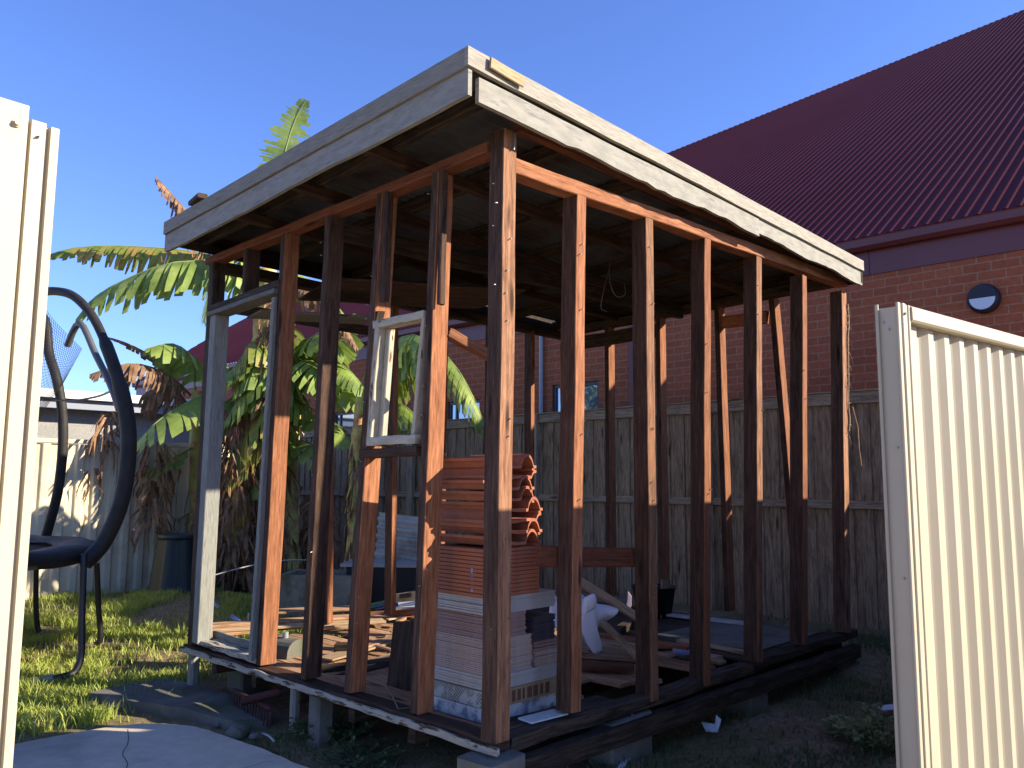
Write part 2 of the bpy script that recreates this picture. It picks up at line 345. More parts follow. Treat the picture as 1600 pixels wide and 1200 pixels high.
def pt(px, py, d):
    """the place d metres out along the camera's viewing depth, seen at photo pixel px, py"""
    return CAM + (CF + CR * ((px - 800) / FPX) + CU * ((600 - py) / FPX)) * d
def catmull(P, n=6):
    P = [Vector(p) for p in P]; out = []
    for i in range(len(P) - 1):
        a = P[max(i - 1, 0)]; b = P[i]; c = P[i + 1]; d = P[min(i + 2, len(P) - 1)]
        for k in range(n):
            t = k / n; out.append(0.5 * ((2 * b) + (c - a) * t + (2 * a - 5 * b + 4 * c - d) * t * t + (3 * b - a - 3 * c + d) * t ** 3))
    out.append(P[-1]); return out
R = random.uniform

# ------------------------------------------------------------------ ground and path
def gh(x, y):
    h = 0.02 * noise.noise(Vector((x * 0.9, y * 0.9, 0))) + 0.012 * noise.noise(Vector((x * 4, y * 4, 3)))
    fade = max(0, 1 - math.hypot(x, y) / 14); h *= fade * 1.6
    if x > 3.0 and -1 < y < 5: h += 0.10 * min(1, (x - 3.0)) * min(1, (5 - y), (y + 1))
    h += 0.09 * math.exp(-((x - 1.6) ** 2 + (y - 6.4) ** 2) / 0.5)
    if x < 0.2 and y < 2.4 : h -= 0.03 * min(1, (2.4 - y)) * min(1, (0.2 - x) * 2)
    return h
def grid_axis():
    a = [-400, -150, -60, -30, -18, -12, -9]; x = -7
    while x < 12: a.append(x); x += 0.09
    return a + [13, 16, 22, 40, 90, 200, 400]
ax = grid_axis(); g = MB(); n = len(ax)
V = [(x, y, gh(x, y)) for y in ax for x in ax]
g.idx(V, [(j * n + i, j * n + i + 1, (j + 1) * n + i + 1, (j + 1) * n + i) for j in range(n - 1) for i in range(n - 1)], None, True)
tag(g.build('ground', 'ground'), kind='structure')
p = MB()
edge = [(-6.5, 1.9), (-2.2, 2.25), (-1.3, 2.35), (-0.9, 2.36), (-0.6, 2.32), (-0.42, 2.2), (-0.33, 2.0), (-0.28, 1.7), (-0.26, 1.3), (-0.25, 0.8), (-0.28, 0.2), (-0.35, -0.6), (-0.5, -1.6), (-0.8, -3), (-1.2, -5), (-6.5, -5)]
ec = [Vector((x + R(-.01, .01), y + R(-.01, .01), 0.022)) for x, y in edge]
ec = catmull(ec[1:-2], 5); ec = [Vector((-6.5, 1.9, .022))] + ec + [Vector((-1.2, -5, .022)), Vector((-6.5, -5, .022))]
for q in ec: q.x += R(-.008, .008)
p.prism(ec, (0, 0, -0.12)); tag(p.build('path', 'concrete'), kind='structure')
for (a_, b_, k_) in (((-0.6, 2.2), (-1.5, 0.2), 'crack'), ((-0.3, 1.2), (-1.9, 1.5), 'crack')):
    cr_ = MB(); q0 = Vector((*a_, 0.0225)); q1 = Vector((*b_, 0.0225)); n0 = 26; pts_ = []
    for i in range(n0 + 1):
        q = q0 + (q1 - q0) * (i / n0); pts_.append(q + Vector((0.05 * noise.noise(Vector((i * .35, a_[0], 0))), 0.05 * noise.noise(Vector((i * .35, 3, a_[0]))), 0)))
    for u_, v_ in zip(pts_[:-1], pts_[1:]):
        t_ = (v_ - u_).normalized(); s_ = Vector((-t_.y, t_.x, 0)) * 0.0022; cr_.face([u_ - s_, v_ - s_, v_ + s_, u_ + s_])
    tag(cr_.build('path_crack', 'black_plastic'), kind='structure')
p = MB()
ec = [Vector(q) for q in ((-0.52, 3.05, .05), (-0.42, 2.75, .05), (-0.33, 2.45, .055), (-0.26, 2.2, .06), (-0.2, 1.95, .055), (-0.12, 1.8, .05), (0.05, 1.85, .045), (0.08, 2.6, .045), (-0.02, 3.15, .04), (-0.3, 3.2, .04))]
ec = catmull(ec, 4); 
for q in ec: q.x += R(-.012, .012); q.y += R(-.012, .012)
p.prism(ec, (0, 0, -0.12)); single(p, 'concrete_slab', 'concrete_old', 'broken low concrete slab beside the doorway of the timber shed', 'slab', (-0.2, 2.4, 0))

# ------------------------------------------------------------------ shed
W_, L_, ZB, ZT = 2.84, 3.72, 0.30, 2.90
shed = thing('timber_shed', 'stripped timber shed frame with flat iron roof and bare wall studs', 'shed', (L_ / 2, W_ / 2, 0))
def part(name, mb, m, parent=shed, label=None, smooth=None):
    o = mb.build(name, m, parent, smooth)
    if label: o['label'] = label
    return o
def lerp(a, b, t): return a + (b - a) * t
def vstud(x, y, z0, z1, wx, wy, m='stud', xt=None, yt=None, jit=0.002, name='stud', label=None):
    """an upright whose bottom is at x, y and whose top at xt, yt"""
    xt = x if xt is None else xt; yt = y if yt is None else yt
    mb = MB().beam((x, y, z0), (xt, yt, z1), wx, wy, up=(0, 1, 0), jit=jit, c=0.003)
    # shade painted into the -x faces; on the left wall weathering too
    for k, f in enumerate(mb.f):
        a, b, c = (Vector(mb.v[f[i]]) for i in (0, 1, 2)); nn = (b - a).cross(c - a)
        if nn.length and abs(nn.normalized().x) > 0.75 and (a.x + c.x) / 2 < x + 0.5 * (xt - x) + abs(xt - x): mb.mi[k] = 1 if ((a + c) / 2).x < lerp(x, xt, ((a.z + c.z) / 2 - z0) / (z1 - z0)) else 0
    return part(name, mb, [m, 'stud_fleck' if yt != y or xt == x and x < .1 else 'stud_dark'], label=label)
# corner post: two studs side by side, 90 mm
mb = MB(); mb.beam((0.036, 0.045, 0.29), (0.060, 0.045, 2.95), 0.088, 0.09, up=(0, 1, 0), jit=0.002)
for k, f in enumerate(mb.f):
    if (mb.v[f[0]][0] + mb.v[f[2]][0]) / 2 < 0.02: mb.mi[k] = 1  # its -x face is coloured darker for shade as well as weathering
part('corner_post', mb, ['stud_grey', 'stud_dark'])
# right wall: stud positions (x bottom, x top, z bottom)
for xb, xt, zb, mm in ((0.515, 0.575, 0.32, 'stud'), (1.14, 1.155, 0.26, 'stud_grey'), (1.65, 1.765, 0.25, 'stud'), (2.26, 2.405, 0.29, 'stud_grey'), (2.88, 3.075, 0.31, 'stud'), (3.58, 3.765, 0.30, 'stud_grey')):
    vstud(xb, 0.05, zb, 2.84, 0.072 if xb < 3.5 else 0.085, 0.095, mm, xt=xt - 0.0)
# top plate of the right wall, sloping up slightly to the far end, and the beam above it
part('top_plate', MB().beam((0.10, 0.045, 2.80), (3.83, 0.045, 2.93), 0.09, 0.072, jit=0.003), 'stud')
part('wall_beam', MB().beam((0.14, 0.03, 3.02), (3.8, 0.03, 3.0), 0.045, 0.08, jit=0.002), 'redboard')
# left wall
for yb, yt, mm in ((0.54, 0.455, 'stud'), (1.07, 0.90, 'stud'), (1.475, 1.385, 'stud_fleck'), (1.95, 1.86, 'stud')):
    vstud(0.052, yb, 0.31, 2.86, 0.10, 0.052, mm, yt=yt, jit=0.002)
part('stud_packer', MB().beam((0.018, 0.415, 2.2), (0.02, 0.41, 2.86), 0.036, 0.026, up=(0, 1, 0), jit=0.001), 'stud_fleck')
part('stud_packer', MB().beam((0.02, 0.86, 2.28), (0.02, 0.845, 2.86), 0.04, 0.04, up=(0, 1, 0), jit=0.001), 'stud_fleck')
part('top_plate', MB().beam((0.045, 0.09, 2.885), (0.045, 2.88, 2.865), 0.09, 0.05, jit=0.003), 'redboard')
vstud(0.052, 2.33, 2.53, 2.85, 0.10, 0.04, 'stud_fleck')
part('door_header', MB().beam((0.05, 1.88, 2.545), (0.05, 2.80, 2.515), 0.11, 0.05, jit=0.003), 'ruin')
part('door_header', MB().beam((0.035, 1.90, 2.50), (0.035, 2.78, 2.475), 0.12, 0.03, jit=0.002), 'paint_grey')
mb = MB(); mb.beam((0.04, 2.82, 0.30), (0.05, 2.80, 2.86), 0.09, 0.07, up=(0, 1, 0), jit=0.002); part('corner_post', mb, 'ruin')
mb = MB(); mb.beam((0.03, 2.71, 0.33), (0.04, 2.70, 2.46), 0.10, 0.055, up=(0, 1, 0), jit=0.001); mb.beam((0.0, 2.745, 0.33), (0.01, 2.735, 2.46), 0.03, 0.05, up=(0, 1, 0)); part('door_jamb', mb, 'paint_grey')
mb = MB(); mb.beam((0.03, 2.005, 0.33), (0.035, 1.915, 2.46), 0.11, 0.035, up=(0, 1, 0), jit=0.001); part('door_jamb', mb, 'paint_grey')
# far walls
part('corner_post', MB().beam((3.74, 2.80, 0.33), (3.74, 2.80, 2.85), 0.09, 0.09, up=(0, 1, 0), jit=0.003), 'stud')
for yb, yt in ((2.24, 2.24), (1.66, 1.66), (1.03, 1.06), (0.42, 0.56)):
    vstud(3.72, yb, 0.33, 2.86, 0.095, 0.05, 'stud', yt=yt)
part('top_plate', MB().beam((3.72, 0.10, 2.92), (3.72, 2.88, 2.86), 0.09, 0.075, jit=0.003), 'ruin')
for xb, xt in ((1.02, 0.95), (1.60, 1.56), (2.10, 2.10), (2.66, 2.68), (3.2, 3.2)):
    vstud(xb, 2.80, 0.33, 2.80, 0.05, 0.09, 'stud', xt=xt)
part('top_plate', MB().beam((0.1, 2.80, 2.82), (3.68, 2.80, 2.82), 0.09, 0.07, jit=0.003), 'ruin')
part('nogging', MB().beam((0.12, 2.80, 2.55), (1.5, 2.80, 2.55), 0.05, 0.07, jit=0.002), 'ruin')
part('nogging', MB().beam((3.72, 0.62, 2.72), (3.72, 1.03, 2.73), 0.06, 0.10, jit=0.004), 'stud')
part('nogging', MB().beam((3.70, 1.7, 2.74), (3.70, 2.75, 2.72), 0.06, 0.12, jit=0.006), 'ruin')
part('wall_brace', MB().beam((0.38, 0.115, 1.022), (1.155, 0.115, 0.970), 0.022, 0.098, jit=0.001), 'redboard', label='red brown board fixed level across the inside of the right wall')
# floor frame
fl = MB()
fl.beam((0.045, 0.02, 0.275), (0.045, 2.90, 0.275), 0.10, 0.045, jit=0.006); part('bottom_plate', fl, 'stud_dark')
fl = MB(); fl.beam((-0.018, -0.03, 0.268), (-0.018, 2.92, 0.268), 0.018, 0.034, jit=0.004, seg=40); part('bottom_trim', fl, 'plate_paint', label='peeling cream strip along the foot of the left wall')
part('door_sill', MB().beam((0.055, 1.98, 0.325), (0.055, 2.72, 0.33), 0.11, 0.03, jit=0.004, seg=10), 'plate_paint')
part('door_riser', MB().beam((0.125, 1.98, 0.34), (0.125, 2.75, 0.345), 0.02, 0.085, jit=0.004, seg=12), 'paint_grey')
part('bottom_plate', MB().beam((0.10, 0.06, 0.255), (2.2, 0.06, 0.255), 0.09, 0.06, jit=0.008), 'ruin')
part('bottom_plate', MB().beam((2.2, 0.06, 0.265), (3.78, 0.06, 0.27), 0.09, 0.05, jit=0.006), 'ruin')
for y, a, b in ((0.16, 0.10, 3.7), (0.62, .06, 3.7), (1.1, .06, 3.7), (1.6, .06, 3.7), (2.1, .06, 3.7), (2.6, .06, 3.7)):
    part('floor_joist', MB().beam((a, y, 0.20), (b, y, 0.20), 0.05, 0.10, jit=0.004), 'ruin')
part('floor_bearer', MB().beam((0.08, 0.0, 0.16), (3.7, -0.0, 0.16), 0.07, 0.09, jit=0.004), 'ruin')
part('floor_bearer', MB().beam((3.66, 0.1, 0.16), (3.66, 2.8, 0.16), 0.07, 0.08, jit=0.004), 'ruin')
x = 0.19; k = 0
while x < 3.66:
    wd = 0.098; y0 = 0.14; y1 = 2.86
    if 0.7 < x < 2.3: y0 = random.choice((0.18, 0.30, 0.42, 0.22, 0.5))
    if x < 0.7: y0 = random.choice((0.16, 0.2))
    if not (0.95 < x < 1.04 or 1.75 < x < 1.84):
        part('floor_board', MB().beam((x, y0, 0.262 + R(-.003, .003)), (x, y1, 0.262 + R(-.003, .003)), wd - 0.004, 0.02, jit=0.002), 'board' if x < 2.3 else 'ruin')
    x += 0.10; k += 1
# stumps
for (x, y, sx, sy, m_, lb) in ((0.0, 0.03, .22, .20, 'concrete_old', None), (0.04, 1.35, .10, .10, 'concrete_old', None), (0.05, 1.62, .05, .05, 'fascia', None), (0.05, 2.86, .06, .07, 'paint_grey', None), (0.95, 0.08, .34, .16, 'concrete_old', None), (2.2, 0.08, .22, .2, 'concrete_old', None), (3.6, 0.1, .2, .2, 'concrete_old', None), (3.6, 2.7, .2, .2, 'concrete_old', None), (1.8, 1.4, .2, .2, 'concrete_old', None), (0.3, 2.6, .2, .2, 'concrete_old', None)):
    top = 0.245 if y > 0.2 else 0.115
    if x == 0.0: top = 0.24
    if x == 0.95: top = 0.215
    part('stump', MB().beam((x, y, -0.15), (x, y, top), sx, sy, up=(0, 1, 0), c=0.012, jit=0.003), m_)
# loose strips on the edge
part('rotten_edge_board', MB().beam((0.16, 0.18, 0.288), (0.9, 0.13, 0.288), 0.12, 0.02, jit=0.006), 'ruin')
# roof: corner points of the edge
RC = Vector((-0.32, -0.125, 3.15)); RL = Vector((-0.27, 2.92, 3.085)); RR = Vector((3.85, -0.11, 3.08)); RB = Vector((3.90, 3.0, 3.03))
def lerp(a, b, t): return a + (b - a) * t
def fasc(name, A, B, top, bot, th, m, wob, lab=None, back=0.0, n=30, out=None):
    mb = MB(); A = Vector(A); B = Vector(B); T = (B - A).normalized(); out = Vector(out)
    uo = R(0, 30); prev = None
    for i in range(n + 1):
        t = i / n; o = lerp(A, B, t) - out * back; L = (B - A).length * t
        w1 = wob * noise.noise(Vector((L * 1.7, uo, 0))); w2 = wob * 1.3 * noise.noise(Vector((L * 2.3, uo, 5)))
        zt = top + w1 * .4; zb = bot + w2 + wob * .5 * noise.noise(Vector((L * 11, uo, 9)))
        cur = [o + Vector((0, 0, zt)), o + Vector((0, 0, zb)), o - out * th + Vector((0, 0, zb)), o - out * th + Vector((0, 0, zt))]
        if prev:
            for k in range(4):
                k2 = (k + 1) % 4; vv = (0, abs(top - bot), abs(top - bot) + th, 2 * abs(top - bot) + th, 2 * abs(top - bot) + 2 * th)
                mb.face([prev[k], prev[k2], cur[k2], cur[k]], [(uo + pl, vv[k]), (uo + pl, vv[k + 1]), (uo + L, vv[k + 1]), (uo + L, vv[k])])
        if i in (0, n): mb.face(cur if i else cur[::-1])
        prev = cur; pl = L
    return part(name, mb, m, label=lab)
fasc('roof_capping', RC, RL, 0.0, -0.085, 0.022, 'fascia_top', 0.003, back=-0.014, out=(-1, 0, 0))
fasc('fascia_board', RC, RL, -0.088, -0.205, 0.022, 'fascia', 0.008, out=(-1, 0, 0))
MID = lerp(RC, RR, 0.60)
fasc('roof_capping', RC + Vector((-0.014, 0, 0)), RR, 0.0, -0.080, 0.022, 'fascia_top', 0.006, back=-0.014, out=(0, -1, 0))
fasc('fascia_board', lerp(RC, RR, .015) + Vector((0, 0, -0.012)), MID, -0.092, -0.20, 0.022, 'fascia', 0.024, out=(0, -1, 0), lab='warped grey fascia board sagging at the front corner')
fasc('fascia_board', MID + Vector((0.005, 0, 0)), RR, -0.078, -0.185, 0.022, 'fascia', 0.012, out=(0, -1, 0), back=0.004)
fasc('fascia_board', RR, RB, 0.0, -0.17, 0.022, 'ruin', 0.006, out=(1, 0, 0))
fasc('fascia_board', RL, RB, 0.0, -0.15, 0.022, 'ruin', 0.006, out=(0, 1, 0))
mb = MB(); mb.beam(RC + Vector((0.10, -0.028, -0.035)), RC + Vector((0.30, -0.03, -0.05)), 0.012, 0.05, up=(0, 0, 1)); part('patch_strip', mb, 'pine')
rs = MB(); wv = lambda u: 0.009 * math.sin(u * 2 * math.pi / 0.076)
O = RC + Vector((0.02, 0.02, -0.012)); U_ = (RL - RC); V_ = (RR - RC)
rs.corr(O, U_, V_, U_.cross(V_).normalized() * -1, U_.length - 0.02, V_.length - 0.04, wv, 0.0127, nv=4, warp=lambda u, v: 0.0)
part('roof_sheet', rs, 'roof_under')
for i in range(7):
    t = (i + 0.4) / 6.6; a = lerp(RC, RR, t); b = lerp(RL, RB, t)
    part('rafter', MB().beam(a + Vector((0, 0.05, -0.065)), b + Vector((0, -0.04, -0.065)), 0.045, 0.075, jit=0.002), 'ruin')
for t in (0.28, 0.5, 0.72):
    a = lerp(RC, RL, t); b = lerp(RR, RB, t)
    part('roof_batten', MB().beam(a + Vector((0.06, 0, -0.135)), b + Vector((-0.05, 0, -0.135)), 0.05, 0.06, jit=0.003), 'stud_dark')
part('ceiling_beam', MB().beam((0.1, 1.42, 2.79), (3.68, 1.42, 2.86), 0.05, 0.10, jit=0.003), 'ruin')
part('ceiling_lining', MB().beam((0.5, 2.30, 2.66), (1.9, 1.9, 2.76), 0.75, 0.012, up=(0, 0, 1), jit=0.006), 'stud_dark', label='brown ceiling lining sheet hanging under the rafters')
part('ceiling_lining', MB().beam((0.15, 2.45, 2.46), (1.0, 2.3, 2.52), 0.30, 0.016, up=(0, 0, 1), jit=0.004), 'paint_grey', label='grey board lying flat above the doorway')
part('hanging_batten', MB().beam((1.03, 1.02, 2.47), (1.05, 1.0, 2.92), 0.03, 0.035, up=(0, 1, 0), jit=0.002), 'redboard', label='short batten hanging down from the rafters')
part('broken_brace', MB().beam((0.12, 0.47, 2.08), (0.40, 0.42, 1.98), 0.05, 0.05, jit=0.006, seg=4), 'stud', label='snapped brace end sticking out behind the window stud')
part('roof_offcut', MB().beam((-0.30, 2.32, 3.12), (-0.27, 2.52, 3.12), 0.06, 0.03), 'ruin', label='small block lying on the roof edge')
part('bracket', MB().beam((0.068, -0.003, 2.86), (0.075, -0.003, 2.94), 0.03, 0.004), 'screw')
# window frame
wf = MB()
wf.beam((0.03, 0.935, 1.555), (0.03, 0.885, 2.18), 0.075, 0.035, up=(0, 1, 0), jit=0.002, seg=8)
wf.beam((0.03, 0.595, 1.56), (0.03, 0.525, 2.18), 0.06, 0.022, up=(0, 1, 0), jit=0.002, seg=8)
wf.beam((0.03, 0.92, 2.165), (0.03, 0.515, 2.165), 0.075, 0.04, jit=0.002, seg=8)
wf.beam((0.03, 0.95, 1.565), (0.03, 0.56, 1.565), 0.075, 0.045, jit=0.003, seg=8)
wfo = part('window_frame', wf, 'sash', label='cream peeling window frame without glass')
sh = MB(); sh.beam((0.055, 0.895, 1.59), (0.055, 0.848, 2.14), 0.035, 0.035, up=(0, 1, 0), jit=0.001, seg=6); o = sh.build('window_stop', M['sash'], wfo)
part('window_sill', MB().beam((0.03, 1.0, 1.505), (0.03, 0.54, 1.510), 0.085, 0.045, jit=0.003, seg=8), 'stud_fleck')
part('nail_plate', MB().beam((0.03, 0.94, 2.16), (0.03, 0.91, 2.24), 0.05, 0.03, jit=0.004), 'ruin')
# nails and splinters on the outer faces
nl = MB()
for i in range(46):
    xx = random.choice((0.05, 0.55, 1.15, 1.72, 2.36, 3.0, 3.7)) + R(-.02, .02); zz = R(0.6, 2.8)
    nl.tube([(xx, 0.0, zz), (xx, -0.012, zz - .002)], 0.003, 6)
for i in range(24):
    yy = random.choice((0.03, 0.5, 0.98, 1.43)) + R(-.01, .01); zz = R(0.6, 2.8)
    nl.tube([(0.0, yy, zz), (-0.012, yy, zz - .002)], 0.003, 6)
o = part('nail', nl, 'screw'); o['kind'] = 'stuff'
sp = MB()
sp.tube(catmull([(3.80 - (2.75 - z) * 0.08 + R(-.012, .02), -0.008, z) for z in [2.75 - k * .09 for k in range(12)]], 3), .0045, 5)
for i in range(14):
    z = R(1.7, 2.75); q = Vector((3.805 - (2.84 - z) * 0.074, -0.004, z)); a = q + Vector((R(.01, .04), -R(.0, .02), R(-.06, .05)))
    sp.tube([q, lerp(q, a, .6) + Vector((0, 0, R(-.01, .01))), a + Vector((0, 0, -0.02))], [0.003, .002, .001], 4)
sp.tube([(3.80, -0.01, 1.95), (3.86, -.02, 1.8), (3.87, -.02, 1.62), (3.90, -.02, 1.5)], 0.004, 5)
o = part('splinter', sp, 'pine'); o['kind'] = 'stuff'
# hanging electric wires under the roof
single(MB().tube(catmull([(2.1, 1.0, 2.93), (2.08, 0.98, 2.78), (2.12, 0.96, 2.68), (2.2, 0.94, 2.7), (2.21, .95, 2.78)], 5), 0.0035, 6).tube(catmull([(2.12, 1.0, 2.93), (2.07, 1.02, 2.75), (2.05, 1.04, 2.6), (2.12, 1.04, 2.58)], 5), 0.003, 6), 'cable', 'dull_steel', 'pale electric cable dangling from the shed rafters', 'cable', (2.1, 1.0, 2.93))

# ------------------------------------------------------------------ wooden paling fence at x = 5.08
XF, HF = 5.08, 2.20
pf = thing('paling_fence', 'tall grey weathered timber paling fence in front of the brick wall', 'fence', (XF, 4, 0))
mb = MB(); y = -7.0
while y < 10.9:
    wd = 0.10; front = (int(round(y / 0.09)) % 2 == 0)
    x = XF - (0.028 if front else 0.013) + R(-.003, .003); top = HF - 0.10 + R(-.015, .01)
    mb.beam((x, y, gh(x, y) - 0.05), (x, y + R(-.006, .006), top), 0.014, wd, up=(0, 1, 0), c=0.002); y += 0.088
part('paling_panel', mb, 'paling', pf)
z_ = lambda y: HF - 0.004 * (y - 3)
mb = MB(); y = -7.0
while y < 10.8:
    mb.beam((XF - 0.05, y, HF - 0.055), (XF - 0.05, y + 1.79, HF - 0.055 + R(-.005, .005)), 0.02, 0.11, jit=0.003); y += 1.8
part('top_rail', mb, 'paling_rail', pf)
part('cap', MB().beam((XF - 0.02, -7, HF + 0.008), (XF - 0.02, 10.9, HF + 0.008), 0.11, 0.016, jit=0.003), 'paling_rail', pf)
mb = MB(); y = -7
while y < 10.8:
    mb.beam((XF - 0.055, y, 1.18), (XF - 0.055, y + 2.37, 1.18 + R(-.01, .01)), 0.035, 0.075, jit=0.003); y += 2.4
part('mid_rail', mb, 'paling_rail', pf)
for y in (-5.2, -2.8, -0.4, 2.0, 4.4, 6.8, 9.2):
    part('fence_post', MB().beam((XF - 0.07, y, -0.1), (XF - 0.07, y, HF - 0.0), 0.07, 0.12, up=(0, 1, 0), jit=0.003), 'paling_rail', pf)

# ------------------------------------------------------------------ brick building
bd = thing('brick_building', 'orange brick building with a huge maroon corrugated steel roof', 'building', (6.2, 8, 0))
XB = 6.0; YE = -1.5; YF = 19.4
wins = [(4.17, 4.98, 2.10, 2.70), (6.42, 7.16, 2.10, 2.60), (9.6, 10.3, 2.1, 2.6)]
wl = MB(); z0, z1 = -0.2, 3.50
ys = sorted({YE, YF} | {a for w_ in wins for a in w_[:2]})
for a, b in zip(ys[:-1], ys[1:]):
    w_ = [q for q in wins if abs(q[0] - a) < 1e-6]
    spans = [(z0, z1)] if not w_ else [(z0, w_[0][2]), (w_[0][3], z1)]
    for (c, d) in spans: wl.box((XB, a, c), (XB + 0.24, b, d))
wl.box((XB + 0.241, YE, z0), (20.5, YE + 0.24, 3.499))
wl.face([(XB + 0.0, YE + .001, 3.5), (20.5, YE + .001, 3.5), (20.5, YE + .001, 13.2)], [(0, 3.5), (14.5, 3.5), (14.5, 13.2)])
wl.box((XB + 0.241, YF - 0.24, z0), (11.0, YF, 3.5))
part('wall', wl, 'brick', bd)
part('eave_panel', MB().box((XB - 0.012, YE, 3.502), (XB + 0.2, YF, 3.80)), 'maroon_trim', bd)
mb = MB()
for y in (0.62, 3.0, 5.4, 7.8, 10.2, 12.6): mb.box((XB - 0.015, y, 3.503), (XB - 0.0125, y + 0.008, 3.76))
part('panel_joint', mb, 'black_plastic', bd)
gut = MB(); prof = [(0.0, 0.10), (0, -0.01), (-0.02, -0.05), (-0.075, -0.055), (-0.115, -0.02), (-0.12, 0.05), (-0.125, 0.062), (-0.105, 0.064), (-0.10, 0.0)]
for i in range(len(prof) - 1):
    a, b = prof[i], prof[i + 1]
    gut.face([(XB + a[0] - .02, YE - .1, 3.80 + a[1]), (XB + b[0] - .02, YE - .1, 3.80 + b[1]), (XB + b[0] - .02, YF, 3.80 + b[1]), (XB + a[0] - .02, YF, 3.80 + a[1])])
part('gutter', gut, 'maroon_trim', bd)
# roof: eave line to the raking top line
E0 = Vector((5.86, -1.5, 3.87)); E1 = Vector((5.86, 19.4, 3.87))
def topx(y): return 18.9 - 0.565 * (y - 1.56) if y < 9 else (14.7 - (y - 9) * 0.465)
rf = MB(); PR = lambda u: 0.011 * math.sin(u * 2 * math.pi / 0.152) if True else 0
sl_ = 0.66; nrm = Vector((-sl_, 0, 1)).normalized(); y = -1.5; st = 0.114 / 8
rows = []
while y < 20.4:
    tx = topx(y); bx0 = 5.86
    if y > 19.2: bx0 = 5.86 + (y - 19.2) / 1.0 * 2.3 if y < 20.2 else 8.16 + (y - 20.2) * 6.5
    if bx0 > tx: break
    o = nrm * (0.007 * math.sin(y * 2 * math.pi / 0.114))
    a = Vector((bx0, y, 3.87 + (bx0 - 5.86) * sl_)) + o; b = Vector((tx, y, 3.87 + (tx - 5.86) * sl_)) + o; rows.append((a, b)); y += st
for (a, b), (c, d) in zip(rows[:-1], rows[1:]): rf.face([a, b, d, c], [(0, a.y), (1, b.y), (1, d.y), (0, c.y)])
rf.v = rf.v
part('roof', rf, 'maroon', bd)
rb = MB(); rb.face([(20.6, -1.5, 13.5), (30, -1.5, 3.8), (22, 19.4, 3.8), (9.5, 20.2, 6.2)]); part('roof_far_slope', rb, 'maroon', bd)
for (a, b, c, d) in wins:
    fr = MB()
    fr.box((XB + 0.03, a, c), (XB + 0.09, a + 0.045, d)); fr.box((XB + 0.03, b - 0.045, c), (XB + 0.09, b, d))
    fr.box((XB + 0.032, a + .045, d - 0.045), (XB + 0.088, b - .045, d)); fr.box((XB + 0.032, a + .045, c), (XB + 0.088, b - .045, c + 0.045))
    fr.box((XB + 0.034, b - 0.19, c + .045), (XB + 0.086, b - 0.155, d - .045))
    wfr = part('window', fr, 'frame_dark', bd)
    gm = MB(); gm.box((XB + 0.055, a + 0.045, c + .045), (XB + 0.063, b - 0.045, d - .045)); gm.build('pane', M['glass'], wfr)
part('downpipe', MB().beam((XB - 0.055, 3.58, 0), (XB - 0.055, 3.58, 3.76), 0.075, 0.09, up=(0, 1, 0), c=.01), 'maroon_trim', bd, label='maroon square downpipe')
part('downpipe', MB().tube([(XB - 0.05, 5.14, 0), (XB - 0.05, 5.14, 3.50)], 0.03, 12), 'pipe_grey', bd, label='pale grey round pipe')
def bulkhead(y, z, label):
    t = thing('wall_lamp', label, 'lamp', (XB, y, z), 'round bulkhead lamps on the brick wall')
    hb = MB(); r = 0.14; N = 28
    def disc(x, rad, half=None): return [Vector((x, y + rad * math.cos(2 * math.pi * k / N), z + rad * math.sin(2 * math.pi * k / N))) for k in range(N)]
    rings = [disc(XB - 0.001, r), disc(XB - 0.05, r), disc(XB - 0.075, r * .9), disc(XB - 0.08, r * .78)]
    V = [v for q in rings for v in q]; F = [(i * N + k, i * N + (k + 1) % N, (i + 1) * N + (k + 1) % N, (i + 1) * N + k) for i in range(3) for k in range(N)]
    hb.idx(V, F, None, True); hb.face(rings[-1])
    part('housing', hb, 'lamp_dark', t)
    # upper eyelid
    ey = MB(); top = [Vector((XB - 0.088, y + r * .86 * math.cos(math.pi * k / 14), z + r * .86 * math.sin(math.pi * k / 14) + 0.004)) for k in range(15)]
    ey.prism(top, (0.009, 0, 0)); part('hood', ey, 'lamp_dark', t)
    le = MB(); bot = [Vector((XB - 0.0865, y + r * .78 * math.cos(math.pi + math.pi * k / 14), z + r * .78 * math.sin(math.pi + math.pi * k / 14))) for k in range(15)]
    le.prism(bot, (0.0055, 0, 0)); part('lens', le, 'lamp_lens', t)
bulkhead(-0.41, 3.09, 'round navy wall lamp with half hood on the brick wall above the right fence')
bulkhead(8.44, 2.85, 'small round wall lamp seen through the empty window frame')

# ------------------------------------------------------------------ grey house beyond
hs = thing('grey_house', 'low grey block house with white gutter beyond the cream fence', 'house', (2, 15.2, 0))
mb = MB(); mb.box((-6, 15, -0.1), (6.4, 15.25, 2.75)); mb.box((-6, 15.25, -.1), (-5.75, 20, 2.75)); part('wall', mb, 'brick_grey', hs)
part('fascia', MB().box((-6.4, 14.55, 2.72), (6.6, 14.58, 2.93)), 'grey_metal', hs)
part('gutter', MB().box((-6.5, 14.42, 2.90), (6.7, 14.55, 3.06)), 'white_metal', hs)
mb = MB(); mb.prism([(-6.5, 14.5, 3.03), (6.7, 14.5, 3.03), (6.7, 21, 3.25), (-6.5, 21, 3.25)], (0, 0, 0.02)); part('roof', mb, 'white_metal', hs)
wo = MB(); wo.box((-0.2, 14.96, 1.5), (1.6, 15.0, 2.3)); part('window', wo, 'frame_dark', hs)

